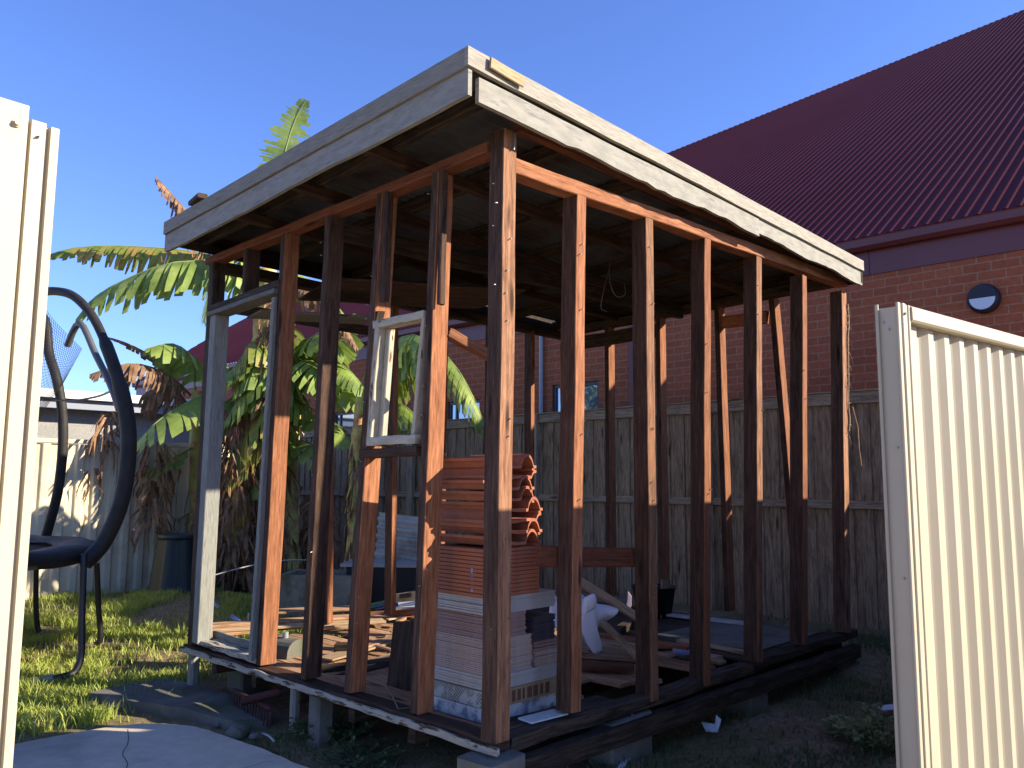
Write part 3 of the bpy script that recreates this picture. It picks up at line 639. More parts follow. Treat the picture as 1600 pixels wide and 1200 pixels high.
# ------------------------------------------------------------------ cream steel fence at the back of the lawn
def trap(p_, d, a=0.18):
    def f(u):
        t = (u % p_) / p_
        if t < 0.5 - a: return 0
        if t < 0.5: return d * (t - 0.5 + a) / a
        if t < 1 - a: return d
        return d * (1 - t) / a
    return f
cf = thing('steel_fence', 'cream corrugated steel fence behind the trampoline with a capping rail', 'fence', (1, 8.07, 0))
x = -7.0
while x < 3.3:
    wd = min(2.36, 3.4 - x); part('fence_sheet', MB().corr((x + .02, 8.07, -0.02), (1, 0, 0), (0, 0, 1), (0, -1, 0), wd - .04, 1.80, trap(0.19, 0.032, .12), 0.01, nv=1), 'cream_old', cf); x += 2.36
part('top_rail', MB().beam((-7, 8.055, 1.80), (3.42, 8.055, 1.82), 0.06, 0.05), 'cream_old', cf)
x = -7.0
while x < 3.5: part('fence_post', MB().beam((x, 8.05, -0.1), (x, 8.05, 1.80), 0.05, 0.05, up=(0, 1, 0)), 'cream_old', cf); x += 2.36
part('fence_sheet', MB().corr((3.42, 8.07, -0.02), (0, 1, 0), (0, 0, 1), (-1, 0, 0), 2.8, 1.80, trap(0.19, 0.032, .12), 0.01), 'cream_old', cf)

# ------------------------------------------------------------------ foreground cream steel fences
rg = thing('steel_gate', 'cream corrugated steel fence panel on the right, beside the shed', 'fence', (1.2, -1.6, 0))
D = Vector((1.5, -0.08, 0)).normalized(); Nn = Vector((D.y, -D.x, 0))  # Nn points to -y
if Nn.y > 0: Nn = -Nn
G0 = Vector((0.712, -1.343, 0))
# channel end post: web plus two flanges
mb = MB()
mb.beam(G0 + Vector((0, 0, -.1)), G0 + Vector((0, 0, 2.05)), 0.012, 0.012, up=tuple(Nn), c=.003)
a = G0 + Nn * 0.036 + D * 0.012; mb.beam(a + Vector((0, 0, -.1)), a + Vector((0, 0, 2.035)), 0.07, 0.006, up=tuple(D))
part('post_channel', mb, 'cream', rg)
mb = MB()
for (off, wdt, pr) in ((0.015, 0.026, 0.0), (0.045, 0.028, 0.006), (0.073, 0.024, 0.001), (0.096, 0.018, 0.005)):
    a = G0 + Nn * (0.074 + pr) + D * off; mb.beam(a + Vector((0, 0, -.1)), a + Vector((0, 0, 2.05)), wdt, 0.010, up=tuple(Nn), c=.003)
part('end_post', mb, 'cream', rg)
P0 = G0 + D * 0.105 + Nn * 0.032
mb = MB(); mb.beam(P0 + Nn * 0.035 + Vector((0, 0, 2.018)), P0 + Nn * 0.035 + D * 3.6 + Vector((0, 0, 2.018 + 3.6 * .037)), 0.05, 0.062, c=.008)
part('top_rail', mb, 'cream', rg)
mb = MB().corr(P0 + Nn * -0.01, D + Vector((0, 0, .037)), (0, 0, 1), Nn, 3.6, 2.0, trap(0.175, 0.027, .19), 0.00875, nv=1); part('fence_sheet', mb, 'cream', rg)
part('end_post', MB().beam(P0 + D * 3.6 + Vector((0, 0, -.1)), P0 + D * 3.6 + Vector((0, 0, 2.18)), 0.06, 0.08, up=tuple(Nn)), 'cream', rg)
def screw(mb, c, nvec, r=0.006):
    c = Vector(c); nvec = Vector(nvec).normalized(); mb.tube([c, c + nvec * 0.004], r * 1.5, 12); mb.tube([c + nvec * .004, c + nvec * 0.009], r, 8)
for z in (2.01,): mb = MB(); screw(mb, G0 + Nn * 0.085 + D * 0.045 + Vector((0, 0, z)), Nn, .004); part('screw', mb, 'screw', rg)
for z, o_ in ((1.98, .02), (1.95, .04), (1.5, .05), (1.02, .05)):
    mb = MB(); screw(mb, G0 + Nn * o_ + D * 0.008 + Vector((0, 0, z)), -D, .003); part('screw', mb, 'screw', rg)

lg = thing('steel_fence', 'sunlit cream steel fence end close up on the left', 'fence', (-2.06, -0.9, 0))
prof = [(0.0, 0.03), (0.0, 0.0), (-0.012, -0.006), (-0.020, 0.0), (-0.0225, 0.016), (-0.030, 0.016), (-0.032, 0.004), (-0.062, 0.0), (-0.066, 0.022), (-0.068, 0.022), (-0.07, -0.004), (-0.11, -0.008), (-0.16, -0.008), (-0.17, 0.03), (-0.22, 0.03), (-0.23, -0.008), (-0.30, -0.008)]
prof = [(0.0, 0.03), (0.0, 0.0), (-0.003, -0.002), (-0.0145, -0.002), (-0.0165, 0.010), (-0.020, 0.010), (-0.022, 0.0), (-0.046, -0.001), (-0.049, 0.012), (-0.051, 0.012), (-0.053, -0.006), (-0.12, -0.008), (-0.13, 0.03), (-0.2, 0.03), (-0.21, -0.008), (-0.35, -0.008), (-0.36, .03), (-.5, .03), (-.51, -.008), (-1.2, -.008)]
ex = MB(); bx_, by_ = -2.046, -0.905
for (a, b) in zip(prof[:-1], prof[1:]):
    tz = [2.0 if q[0] > -0.021 else (2.005 if q[0] > -0.05 else 2.03) for q in (a, b)]
    tz = [2.000 if min(a[0], b[0]) > -0.021 else (2.004 if min(a[0], b[0]) > -0.0525 else 2.025)] * 2
    ex.face([(bx_ + a[0], by_ + a[1], -0.1), (bx_ + b[0], by_ + b[1], -0.1), (bx_ + b[0], by_ + b[1], tz[1]), (bx_ + a[0], by_ + a[1], tz[0])])
    ex.face([(bx_ + a[0], by_ + .035, -0.1), (bx_ + a[0], by_ + .035, tz[0]), (bx_ + b[0], by_ + .035, tz[1]), (bx_ + b[0], by_ + .035, -0.1)])
    ex.face([(bx_ + a[0], by_ + a[1], tz[0]), (bx_ + b[0], by_ + b[1], tz[1]), (bx_ + b[0], by_ + .035, tz[1]), (bx_ + a[0], by_ + .035, tz[0])])
part('end_post', ex, 'cream', lg)
mb = MB(); screw(mb, (bx_ - 0.0715, by_ - 0.0065, 1.986), (0, -1, 0), .0048); part('screw', mb, 'cream', lg)
mb = MB(); screw(mb, (bx_ - 0.034, by_ - 0.001, 1.975), (0, -1, 0), .0018); part('screw', mb, 'screw', lg)
mb = MB().corr((-5.2, -0.885, -0.05), (1, 0, 0), (0, 0, 1), (0, -1, 0), 3.0, 2.04, trap(0.175, 0.027, .19), 0.00875); part('fence_sheet', mb, 'cream', lg)

# ------------------------------------------------------------------ trampoline
TC = Vector((-1.50, 4.95, 0)); TR = 1.52; TZ = 0.84
tr = thing('trampoline', 'black round trampoline with tall bowed padded poles on the lawn', 'trampoline', (TC.x, TC.y, 0))
ring = [TC + Vector((TR * math.cos(a), TR * math.sin(a), TZ - .03)) for a in [2 * math.pi * k / 48 for k in range(48)]]
part('rim_tube', MB().tube(ring, 0.025, 8, closed=True), 'black_steel', tr)
mt = MB(); N = 48; rr = [0, .4, .8, 1.15, 1.30]
V = [TC + Vector((0, 0, TZ - .05))] + [TC + Vector((r * math.cos(2 * math.pi * k / N), r * math.sin(2 * math.pi * k / N), TZ - 0.05 + 0.03 * (r / 1.3) ** 2)) for r in rr[1:] for k in range(N)]
F = [(0, 1 + k, 1 + (k + 1) % N) for k in range(N)] + [(1 + i * N + k, 1 + (i + 1) * N + k, 1 + (i + 1) * N + (k + 1) % N, 1 + i * N + (k + 1) % N) for i in range(3) for k in range(N)]
mt.idx(V, F, None, True); part('mat', mt, 'mat_black', tr)
pd = MB(); pr = [(1.28, 0.0), (1.32, 0.035), (1.45, 0.045), (1.56, 0.03), (1.585, -0.02), (1.58, -0.07), (1.565, -0.07), (1.565, -0.02), (1.45, 0.01), (1.28, -.01)]
V = [TC + Vector(((r + .008 * math.sin(k * 2.1)) * math.cos(2 * math.pi * k / 72), (r + .008 * math.sin(k * 2.1)) * math.sin(2 * math.pi * k / 72), TZ + z + 0.006 * math.sin(k * 1.3))) for (r, z) in pr for k in range(72)]
F = [(i * 72 + k, i * 72 + (k + 1) % 72, (i + 1) * 72 + (k + 1) % 72, (i + 1) * 72 + k) for i in range(len(pr) - 1) for k in range(72)]
pd.idx(V, F, None, True); part('safety_pad', pd, 'black_foam', tr)
# legs: U-shaped
for a0 in (1.5, 2.6, 3.7):
    P = lambda a, z, r=TR: TC + Vector((r * math.cos(a), r * math.sin(a), z))
    a1 = a0 + 0.5
    part('leg', MB().tube(catmull([P(a0, TZ - .05), P(a0, 0.45), P(a0, 0.16), P(a0 + 0.06, 0.05), P(a0 + .14, 0.03), P((a0 + a1) / 2, 0.03), P(a1 - .14, 0.03), P(a1 - 0.06, 0.05), P(a1, 0.16), P(a1, .45), P(a1, TZ - .05)], 4), 0.021, 10), 'black_steel', tr)
# the near leg seen beside the fence, with its bent foot and grey sleeve
A = pt(131, 865, 5.75); nearleg = catmull([A, pt(128, 960, 5.65), pt(127, 1020, 5.6), pt(118, 1048, 5.55), pt(100, 1057, 5.5), pt(60, 1066, 5.45), pt(38, 1074, 5.42)], 5)
lgo = part('leg', MB().tube(nearleg, 0.024, 10), 'black_steel', tr)
MB().tube([pt(84, 1060, 5.47), pt(48, 1068, 5.43)], 0.030, 12).build('foot_sleeve', M['galv'], lgo)
for pts_, r in (([(57, 875), (56, 930), (58, 975), (62, 988)], 0.022), ([(151, 880), (154, 950), (157, 995), (150, 1006)], 0.022)):
    d = 7.2 if pts_[0][0] < 100 else 6.6
    part('leg', MB().tube(catmull([pt(x, y, d) for x, y in pts_], 4), r, 10), 'black_steel', tr)
# bowed poles
bow = [(132, 880, 5.85), (160, 850, 5.95), (186, 795, 6.0), (199, 730, 6.05), (200, 665, 6.1), (188, 605, 6.15), (170, 550, 6.2), (148, 500, 6.3), (122, 468, 6.4), (96, 456, 6.5), (60, 458, 6.7), (10, 480, 7.0)]
bw = catmull([pt(*q) for q in bow], 5)
o = part('enclosure_pole', MB().tube(bw[:], [0.057 if i < 26 else (0.048 if i < 32 else 0.034) for i in range(len(bw))], 14), 'black_foam', tr, label='near bowed pole in a thick black sleeve')
bow = [(60, 880, 7.4), (74, 830, 7.4), (90, 770, 7.4), (98, 700, 7.4), (97, 640, 7.4), (88, 590, 7.4), (76, 550, 7.5), (70, 500, 7.6), (40, 470, 7.8)]
part('enclosure_pole', MB().tube(catmull([pt(*q) for q in bow], 4), 0.042, 12), 'black_foam', tr, label='far bowed pole behind the mat')
part('enclosure_pole', MB().tube(catmull([pt(105, 540, 6.6), pt(125, 505, 6.5), pt(150, 555, 6.4), pt(172, 600, 6.3), pt(186, 640, 6.2)], 4), 0.026, 12), 'dull_steel', tr, label='bare metal tube beside the near pole')
# a woven net hung between the pole tops
net = MB(); Q = [[pt(40, 440, 6.9), pt(84, 500, 6.7), pt(128, 545, 6.6)], [pt(40, 700, 7.4), pt(70, 640, 7.2), pt(98, 600, 6.9)]]
def q2(u, v): 
    a = catmull(Q[0], 8); b = catmull(Q[1], 8); i = min(int(u * 16), 16); return lerp(a[i], b[i], v)
def qn(u, v):
    a = catmull(Q[0], 16); b = catmull(Q[1], 16); i = min(int(u * 32), 32); return lerp(a[i], b[i], v)
for i in range(33): net.tube([qn(i / 32, 0), qn(i / 32, .5), qn(i / 32, 1)], 0.0016, 4)
for j in range(33): net.tube([qn(i / 16, j / 32) for i in range(17)], 0.0016, 4)
part('safety_net', net, 'black_steel', tr)
part('net_rope', MB().tube(catmull([pt(60, 622, 7.2), pt(110, 626, 7.0), pt(150, 620, 6.8), pt(172, 612, 6.5)], 5), 0.009, 6), 'black_steel', tr)

# ------------------------------------------------------------------ banana plants
def leaf(parent, P, width, m, hang=0.7, tear=0.35, name='leaf', sw=0.06, ragged=0.2, fold=0.0, face=None):
    C = catmull(P, 8); L = [0]; width *= 1.3
    for a, b in zip(C[:-1], C[1:]): L.append(L[-1] + (b - a).length)
    tot = L[-1]; mb = MB()
    def at(s):
        s = max(0, min(tot, s))
        for i in range(len(L) - 1):
            if s <= L[i + 1]: return lerp(C[i], C[i + 1], (s - L[i]) / max(1e-6, L[i + 1] - L[i])), (C[i + 1] - C[i]).normalized()
        return C[-1], (C[-1] - C[-2]).normalized()
    mb.cur = 1; mb.tube([at(tot * k / 10)[0] for k in range(11)], [0.016 * (1 - .8 * k / 10) for k in range(11)], 6); mb.cur = 0
    for sd in (-1, 1):
        s = tot * 0.12
        while s < tot - 0.01:
            wd = sw * R(0.5, 1.7)
            e = min(s + wd, tot)
            prof_ = lambda q: math.sin(math.pi * min(1, max(0.0, (q / tot - 0.08) / 0.95)) ** 0.75) ** 0.7 if q < tot else 0.05
            wl_ = width * max(0.12, prof_((s + e) / 2)) * (1 - (R(0, ragged) if random.random() < .6 else R(0, ragged * 2)))
            gap = wd * (R(0.0, 0.30) if random.random() < tear else 0.0)
            (p0, t0), (p1, t1) = at(s), at(e - gap * 0.2)
            T = (t0 + t1).normalized(); S = T.cross(Vector((0, 0, 1)))
            if face is not None: S = T.cross(face)
            elif S.length < .2: S = T.cross(Vector((1, 0, 0)))
            S = S.normalized() * sd
            hg = hang * R(0.85, 1.2); tw = R(-.12, .12)
            prev = (p0, p1); uu = 0
            nseg = 4; ang = fold
            for k in range(1, nseg + 1):
                f = k / nseg; an = ang - hg * (0.35 + 0.9 * f)
                dvec = (S * math.cos(an) + Vector((0, 0, 1)) * math.sin(an) + T * (0.25 + tw * f))
                dvec.normalize(); step = wl_ / nseg
                na = prev[0] + dvec * step; nb = prev[1] + dvec * step
                sh_ = gap * 0.5 * f + wd * (0.10 if k == nseg else 0.0)
                na2 = na + T * sh_ * .5; nb2 = nb - T * sh_
                mb.face([prev[0], prev[1], nb2, na2], None, True); prev = (na2, nb2)
            s = e
    return part(name, mb, [m, 'midrib' if m != 'leaf_dead' else 'leaf_dead'], parent)
def PX(d, *xy): 
    return [pt(x, y, d if not isinstance(d, (list, tuple)) else d[i]) for i, (x, y) in enumerate(xy)]
def stem(parent, P, r0, r1, name='pseudostem'):
    C = catmull(P, 6); n_ = len(C); mb = MB().tube(C, [lerp(r0, r1, i / (n_ - 1)) * (1 + .08 * math.sin(i * 1.7)) for i in range(n_)], 12)
    # papery sheaths hanging off it
    for i in range(26):
        k = random.randrange(2, n_ - 1); c = C[k]; a = R(0, 6.28); rr_ = lerp(r0, r1, k / (n_ - 1)) * 1.03
        q = c + Vector((math.cos(a) * rr_, math.sin(a) * rr_, 0)); o_ = Vector((math.cos(a), math.sin(a), 0)); sd_ = Vector((-o_.y, o_.x, 0)) * R(.015, .04)
        l = R(.2, .6); mb.face([q - sd_, q + sd_, q + sd_ * .7 + o_ * .05 - Vector((0, 0, l * .6)), q - sd_ * .6 + o_ * .04 - Vector((0, 0, l * .6))]); mb.face([q - sd_ * .6 + o_ * .04 - Vector((0, 0, l * .6)), q + sd_ * .7 + o_ * .05 - Vector((0, 0, l * .6)), q + o_ * .02 - Vector((0, 0, l))])
    return part(name, mb, 'trunk', parent)
def skirt(parent, c, r, h, n_, m='leaf_dead', name='dry_leaf_skirt'):
    mb = MB(); c = Vector(c)
    for i in range(n_):
        a = R(0, 6.28); rad = r * math.sqrt(R(.15, 1)); t = R(0, 1); z = c.z - h * t
        q = Vector((c.x + rad * .55 * math.cos(a), c.y + rad * .55 * math.sin(a), z)); o_ = Vector((math.cos(a), math.sin(a), 0)) * R(.02, .14); sd_ = Vector((R(-1, 1), R(-1, 1), 0)).normalized() * R(.006, .028)
        l = R(.15, .5); mid = q + o_ - Vector((0, 0, l * .5)) + Vector((R(-.05, .05), R(-.05, .05), 0)); end = mid + Vector((R(-.06, .06), R(-.06, .06), -l * .5))
        if end.z < 0.02: end.z = 0.02
        if mid.z < 0.04: mid.z = 0.04
        mb.face([q - sd_, q + sd_, mid + sd_, mid - sd_ * .8]); mb.face([mid - sd_ * .8, mid + sd_, end])
    return part(name, mb, m, parent)

b1 = thing('banana_plant', 'tallest banana plant with lit yellow stem seen through the shed doorway', 'banana plant', tuple(pt(352, 893, 10.2).xy) + (0,), 'banana plants by the back fence')
stem(b1, PX(10.2, (352, 885), (372, 790), (392, 700), (404, 620), (412, 540), (418, 470), (415, 420)), 0.20, 0.13)
leaf(b1, PX([10.2, 10.1, 10, 9.9, 9.8, 9.7, 9.6], (408, 460), (350, 408), (290, 392), (225, 386), (160, 384), (110, 388), (76, 398)), 0.36, 'leaf_yellow', hang=1.25, ragged=.35, tear=.7, sw=.055)
leaf(b1, PX([10.2, 9.9, 9.7, 9.5, 9.4, 9.3, 9.2], (412, 480), (372, 420), (318, 408), (262, 412), (206, 432), (150, 462), (118, 500)), 0.44, 'leaf', hang=1.2, ragged=.2, tear=.6, sw=.085)
leaf(b1, PX([10.2, 9.8, 9.6, 9.5], (410, 450), (372, 392), (345, 392), (318, 505)), 0.34, 'leaf', hang=.9)
leaf(b1, PX([10.2, 10.3, 10.4, 10.5, 10.5], (420, 440), (432, 330), (445, 240), (462, 185), (478, 156)), 0.30, 'leaf', hang=.25, tear=.6, sw=.04, fold=.1, ragged=.3, face=Vector((0.6, 0.8, 0.2)))
leaf(b1, PX([10.2, 9.8, 9.6, 9.5], (345, 410), (318, 365), (290, 328), (243, 275)), 0.30, 'leaf_dead', hang=1.35, ragged=.6, tear=.9, sw=.035)
leaf(b1, PX([10.2, 10.1, 10.0, 9.9], (420, 470), (470, 450), (520, 480), (560, 545)), 0.35, 'leaf_dead', hang=1.35, ragged=.3, tear=.8, sw=.035)
leaf(b1, PX([10.2, 10.4, 10.5, 10.6], (420, 460), (460, 430), (500, 450), (545, 500)), 0.40, 'leaf', hang=1.0)
leaf(b1, PX([10.3, 10.4, 10.5], (400, 560), (362, 590), (330, 470)), 0.28, 'leaf', hang=.7)
skirt(b1, pt(430, 470, 10.2), 0.30, 1.2, 140)
skirt(b1, pt(375, 640, 10.2), 0.50, 2.1, 700)

b2 = thing('banana_plant', 'banana plant with a broad sunlit green leaf left of the painted door jamb', 'banana plant', tuple(pt(262, 905, 10.6).xy) + (0,), 'banana plants by the back fence')
stem(b2, PX(10.6, (312, 900), (310, 800), (308, 700), (308, 610)), 0.12, 0.08)
leaf(b2, PX([10.4, 10.1, 9.8, 9.6], (335, 610), (295, 628), (250, 655), (205, 700)), 0.42, 'leaf', hang=.5, ragged=.05, tear=.1, fold=-.1, sw=.12)
leaf(b2, PX([10.6, 10.4, 10.2, 10.0], (305, 610), (300, 560), (270, 537), (228, 545)), 0.36, 'leaf', hang=.9, sw=.1)
leaf(b2, PX([10.6, 10.2, 9.9, 9.7], (300, 620), (262, 585), (205, 568), (140, 585)), 0.30, 'leaf_dead', hang=1.3, ragged=.5, tear=.9, sw=.04)
leaf(b2, PX([10.6, 10.4, 10.2], (300, 640), (262, 600), (220, 620)), 0.5, 'leaf_dead', hang=1.2, ragged=.4, tear=.7, sw=.05)
leaf(b2, PX([10.6, 10.4, 10.1, 9.9], (300, 620), (240, 560), (195, 535), (160, 525)), 0.08, 'leaf_dead', hang=1.2, ragged=.4)
leaf(b2, PX([10.5, 10.2, 10.0], (300, 700), (262, 720), (225, 740)), 0.20, 'leaf', hang=.8)
skirt(b2, pt(245, 690, 10.2), 0.30, 1.1, 110)
skirt(b2, pt(170, 640, 10.0), 0.16, 0.5, 40)
skirt(b2, pt(142, 730, 9.9), 0.10, 0.5, 22)
skirt(b2, pt(330, 800, 10.6), 0.5, 1.2, 260)

b3 = thing('banana_plant', 'bushy banana plant with dark green leaves behind the left wall studs', 'banana plant', tuple(pt(470, 885, 10.6).xy) + (0,), 'banana plants by the back fence')
stem(b3, PX(10.6, (455, 890), (450, 800), (455, 700), (465, 600)), 0.14, 0.08)
for pts_, w_, hg in ((((465, 620), (430, 580), (390, 600), (350, 660)), .42, .9), (((460, 640), (420, 640), (380, 680), (365, 730)), .36, .9), (((462, 640), (440, 690), (410, 740), (400, 780)), .3, .6),
                     (((465, 600), (480, 540), (505, 520), (540, 560)), .40, .8), (((465, 620), (500, 590), (540, 600), (570, 650)), .40, .7), (((462, 660), (490, 650), (520, 660), (550, 700)), .34, .6),
                     (((465, 600), (455, 540), (450, 510), (430, 500)), .3, .7), (((460, 650), (430, 620), (400, 615), (380, 640)), .3, .5), (((455, 690), (480, 690), (500, 705), (520, 740)), .3, .7),
                     (((465, 590), (500, 555), (530, 530), (555, 490)), .3, .6), (((400, 650), (370, 620), (345, 640), (330, 690)), .3, .8)):
    leaf(b3, PX([10.6, 10.4, 10.1, 9.9], *pts_), w_, 'leaf', hang=hg, tear=.3, sw=.09)
for i in range(12):
    x0_, y0_ = R(440, 500), R(560, 720); sg = random.choice((-1, 1)); l_ = R(75, 140)
    leaf(b3, PX([10.5, 10.2, 10.0, 9.9], (x0_, y0_), (x0_ + sg * l_ * .4, y0_ - R(15, 45)), (x0_ + sg * l_ * .8, y0_ - R(-10, 30)), (x0_ + sg * l_, y0_ + R(15, 60))), R(.30, .44), 'leaf' if i % 3 else 'leaf_yellow', hang=R(.5, 1.1), tear=.4, sw=.07)
leaf(b3, PX([10.5, 10.3, 10.2], (520, 600), (555, 608), (590, 625)), 0.22, 'leaf_yellow', hang=1.3, sw=.04)
leaf(b3, PX([10.5, 10.2, 10.0], (450, 620), (430, 600), (400, 690)), 0.3, 'leaf_dead', hang=1.2, ragged=.5, sw=.04)
skirt(b3, pt(430, 720, 10.6), 0.45, 1.5, 300)
skirt(b3, pt(500, 770, 10.9), 0.35, 0.9, 120)

b4 = thing('banana_plant', 'banana plant whose arching leaf shows through the empty window frame', 'banana plant', tuple(pt(565, 860, 9.6).xy) + (0,), 'banana plants by the back fence')
stem(b4, PX(9.6, (560, 880), (556, 780), (560, 680), (565, 620)), 0.11, 0.06)
leaf(b4, PX([9.6, 9.4, 9.2, 9.0, 8.8], (565, 640), (595, 560), (630, 526), (662, 528), (690, 560)), 0.50, 'leaf', hang=1.25, tear=.5, ragged=.12, sw=.05)
leaf(b4, PX([9.6, 9.2, 8.8, 8.5], (570, 640), (650, 540), (710, 570), (765, 680)), 0.42, 'leaf', hang=1.0, tear=.4, ragged=.15, sw=.06)
leaf(b4, PX([9.6, 9.3, 9.1], (566, 670), (620, 630), (668, 670)), 0.34, 'leaf', hang=1.2, ragged=.3, sw=.06)
leaf(b4, PX([9.6, 9.5, 9.3], (562, 700), (585, 665), (620, 700)), 0.2, 'leaf_yellow', hang=.8)
skirt(b4, pt(560, 700, 9.6), 0.2, 1.2, 60)

# ------------------------------------------------------------------ things in the yard behind the shed
# concrete trough
tx = thing('concrete_trough', 'old lichened concrete laundry trough standing behind the shed', 'trough', (1.9, 4.3, 0))
mb = MB(); A = pt(432, 965, 8.1); A.z = 0.06
def slabbox(mb, c, dx, dy, lx, ly, z0, z1, th=.05):
    c = Vector(c); dx = Vector(dx).normalized(); dy = Vector(dy).normalized()
    P = lambda u, v, z: Vector((c.x, c.y, 0)) + dx * u + dy * v + Vector((0, 0, z))
    for (u0, u1, v0, v1, za, zb) in ((0, lx, 0, th, z0, z1), (0, lx, ly - th, ly, z0, z1), (0, th, th, ly - th, z0, z1), (lx - th, lx, th, ly - th, z0, z1), (th, lx - th, th, ly - th, z0, z0 + th)):
        q = [P(u0, v0, za), P(u1, v0, za), P(u1, v1, za), P(u0, v1, za)]; mb.prism(q[::-1], (0, 0, zb - za))
slabbox(mb, (A.x, A.y), (0.62, -0.78, 0), (0.78, 0.62, 0), 0.80, 0.55, 0.03, 0.44); part('basin', mb, 'trough', tx)
# dark steel box with pale lid edge
sb = thing('dark_chest', 'dark open-sided chest with a pale metal lid edge behind the shed wall', 'chest', tuple(pt(600, 930, 8.0).xy) + (0,))
A = pt(540, 945, 8.3); mb = MB(); slabbox(mb, (A.x, A.y), (0.66, -0.75, 0), (0.75, 0.66, 0), 1.05, 0.6, 0.05, 0.50, .03); part('body', mb, 'black_plastic', sb)
mb = MB(); c = Vector((A.x, A.y, 0.505)); dx = Vector((0.66, -0.75, 0)).normalized(); dy = Vector((0.75, 0.66, 0)).normalized()
mb.prism([c - dx * .06 - dy * .03, c + dx * 1.1 - dy * .03, c + dx * 1.1 + dy * .62, c - dx * .06 + dy * .62], (0, 0, .03)); part('lid', mb, 'galv', sb)
# corrugated sheet leaning
cs = MB(); A = pt(584, 882, 8.9); B = pt(668, 894, 8.7); up = pt(592, 800, 9.2) - A
cs.corr(A, up, B - A, (B - A).cross(up), up.length, (B - A).length, lambda u: 0.022 * math.sin(u * 2 * math.pi / 0.10), 0.0125)
single(cs, 'corrugated_sheet', 'corr_old', 'old pale corrugated iron sheet leaning on the paling fence', 'metal sheet', tuple(A))
single(MB().beam(pt(618, 690, 8.9), pt(612, 880, 8.7), 0.03, 0.04, up=(0, 1, 0)), 'timber_batten', 'paling_rail', 'thin grey batten leaning upright against the paling fence', 'timber', tuple(pt(612, 880, 8.7)))
# bin
bn = thing('compost_bin', 'dark green ribbed tapered compost bin standing before the cream fence', 'bin', tuple(pt(272, 925, 9.6).xy) + (0,))
c = Vector((*pt(272, 925, 9.6).xy, 0)); prof_ = [(0.29, 0.0), (0.28, .05), (0.20, 0.66), (0.20, 0.68), (0.215, 0.68), (0.215, .73), (0.19, 0.74), (0.0, 0.75)]
part('body', MB().lathe(c, prof_[:4], 48, ribs=lambda k, z: 1 + (0.05 if (k // 4) % 2 else -0.03)), 'bin', bn); part('lid', MB().lathe(c, prof_[3:], 32), 'bin', bn)
# string across
single(MB().tube(catmull([pt(330, 900, 7.6), pt(370, 889, 7.7), pt(410, 880, 7.9), pt(450, 875, 8.0), pt(478, 875, 8.1)], 5), 0.006, 6), 'wire', 'wire', 'pale wire sagging behind the doorway of the shed', 'wire', tuple(pt(478, 875, 8.1)))
single(MB().beam(pt(320, 928, 7.6), pt(342, 950, 7.5), .03, .02), 'white_stake', 'whiteboard', 'short white stake lying in the shaded grass behind the doorway', 'stake', tuple(pt(320, 928, 7.6)))
single(MB().beam(pt(362, 962, 7.0), pt(392, 985, 6.9), .03, .03), 'blue_tube', 'blue_plastic', 'pale blue plastic tube lying just behind the shed doorway', 'tube', tuple(pt(392, 985, 6.9)))
single(MB().beam(pt(390, 958, 7.0), pt(389, 976, 7.0), .025, .025, up=(0, 1, 0)), 'peg', 'whiteboard', 'small white upright peg behind the shed doorway', 'peg', tuple(pt(389, 976, 7.0)))

# ------------------------------------------------------------------ tile pile inside the shed corner
TX0, TY0 = 0.20, 0.27
def slab(mb, x0, y0, z0, lx, ly, h, j=0.006):
    a, b = R(-j, j), R(-j, j); mb.box((x0 + a, y0 + b, z0), (x0 + a + lx, y0 + b + ly, z0 + h)); return mb
o = single(slab(MB(), 0.20, 0.26, 0.275, 0.47, 0.43, 0.062, 0), 'tile_carton', 'wrap', 'blue and white wrapped carton at the very bottom of the tile pile', 'carton', (0.43, 0.47, 0.275))
ct = thing('tile_carton', 'brown printed carton second from the bottom of the tile pile', 'carton', (0.43, 0.47, 0.339))
part('box', slab(MB(), 0.20, 0.25, 0.340, 0.475, 0.44, 0.075, 0), ['carton'], ct)
part('hatched_side', MB().box((0.194, 0.26, 0.342), (0.199, 0.69, 0.413)), 'hatch', ct, label='side wrapped in pale hatched paper')
mb = MB(); x = 0.24
for i in range(10):
    wd = R(.012, .034); mb.box((x, 0.2475, 0.352), (x + wd, 0.2495, 0.402)); x += wd + R(.008, .02)
    if x > 0.63: break
part('printed_mark', mb, 'ink', ct)
def pile(x0, y0, z0, lx, ly, th, n_, m, label, grp, nm='ceramic_tile', j=0.006, gapz=0.0005):
    z = z0
    base = None
    for i in range(n_):
        if base is None or m == 'mixed':
            mb = MB().beam((0, -ly / 2, 0), (0, ly / 2, 0), lx, th, c=0.0015); mb.org = (0, 0, 0); base = tag(mb.build(nm, m), label, 'tile', grp); o_ = base
        else:
            o_ = base.copy(); sc.collection.objects.link(o_)
        o_.location = (x0 + lx / 2 + R(-j, j), y0 + ly / 2 + R(-j, j), z + th / 2); z += th + gapz
    return z
z = 0.4165
z = pile(0.20, 0.25, z, 0.475, 0.44, 0.0125, 5, 'tile_white', 'large off-white tile in the layer of five above the cartons', 'large off-white tiles low in the pile', j=.005)
zA = pile(0.205, 0.26, z, 0.29, 0.40, 0.0075, 20, 'tile_tan', 'thin tan tile in the tall left stack of the pile', 'tan tiles of the tall left stack', j=.004)
zB = pile(0.515, 0.25, z, 0.16, 0.30, 0.0075, 9, 'tile_tan', 'thin tan tile in the short right stack of the pile', 'tan tiles of the short right stack', j=.006)
zB = pile(0.510, 0.25, zB, 0.16, 0.30, 0.0075, 6, 'tile_pink', 'pinkish tile in the middle of the right stack of the pile', 'pink tiles of the right stack', j=.008)
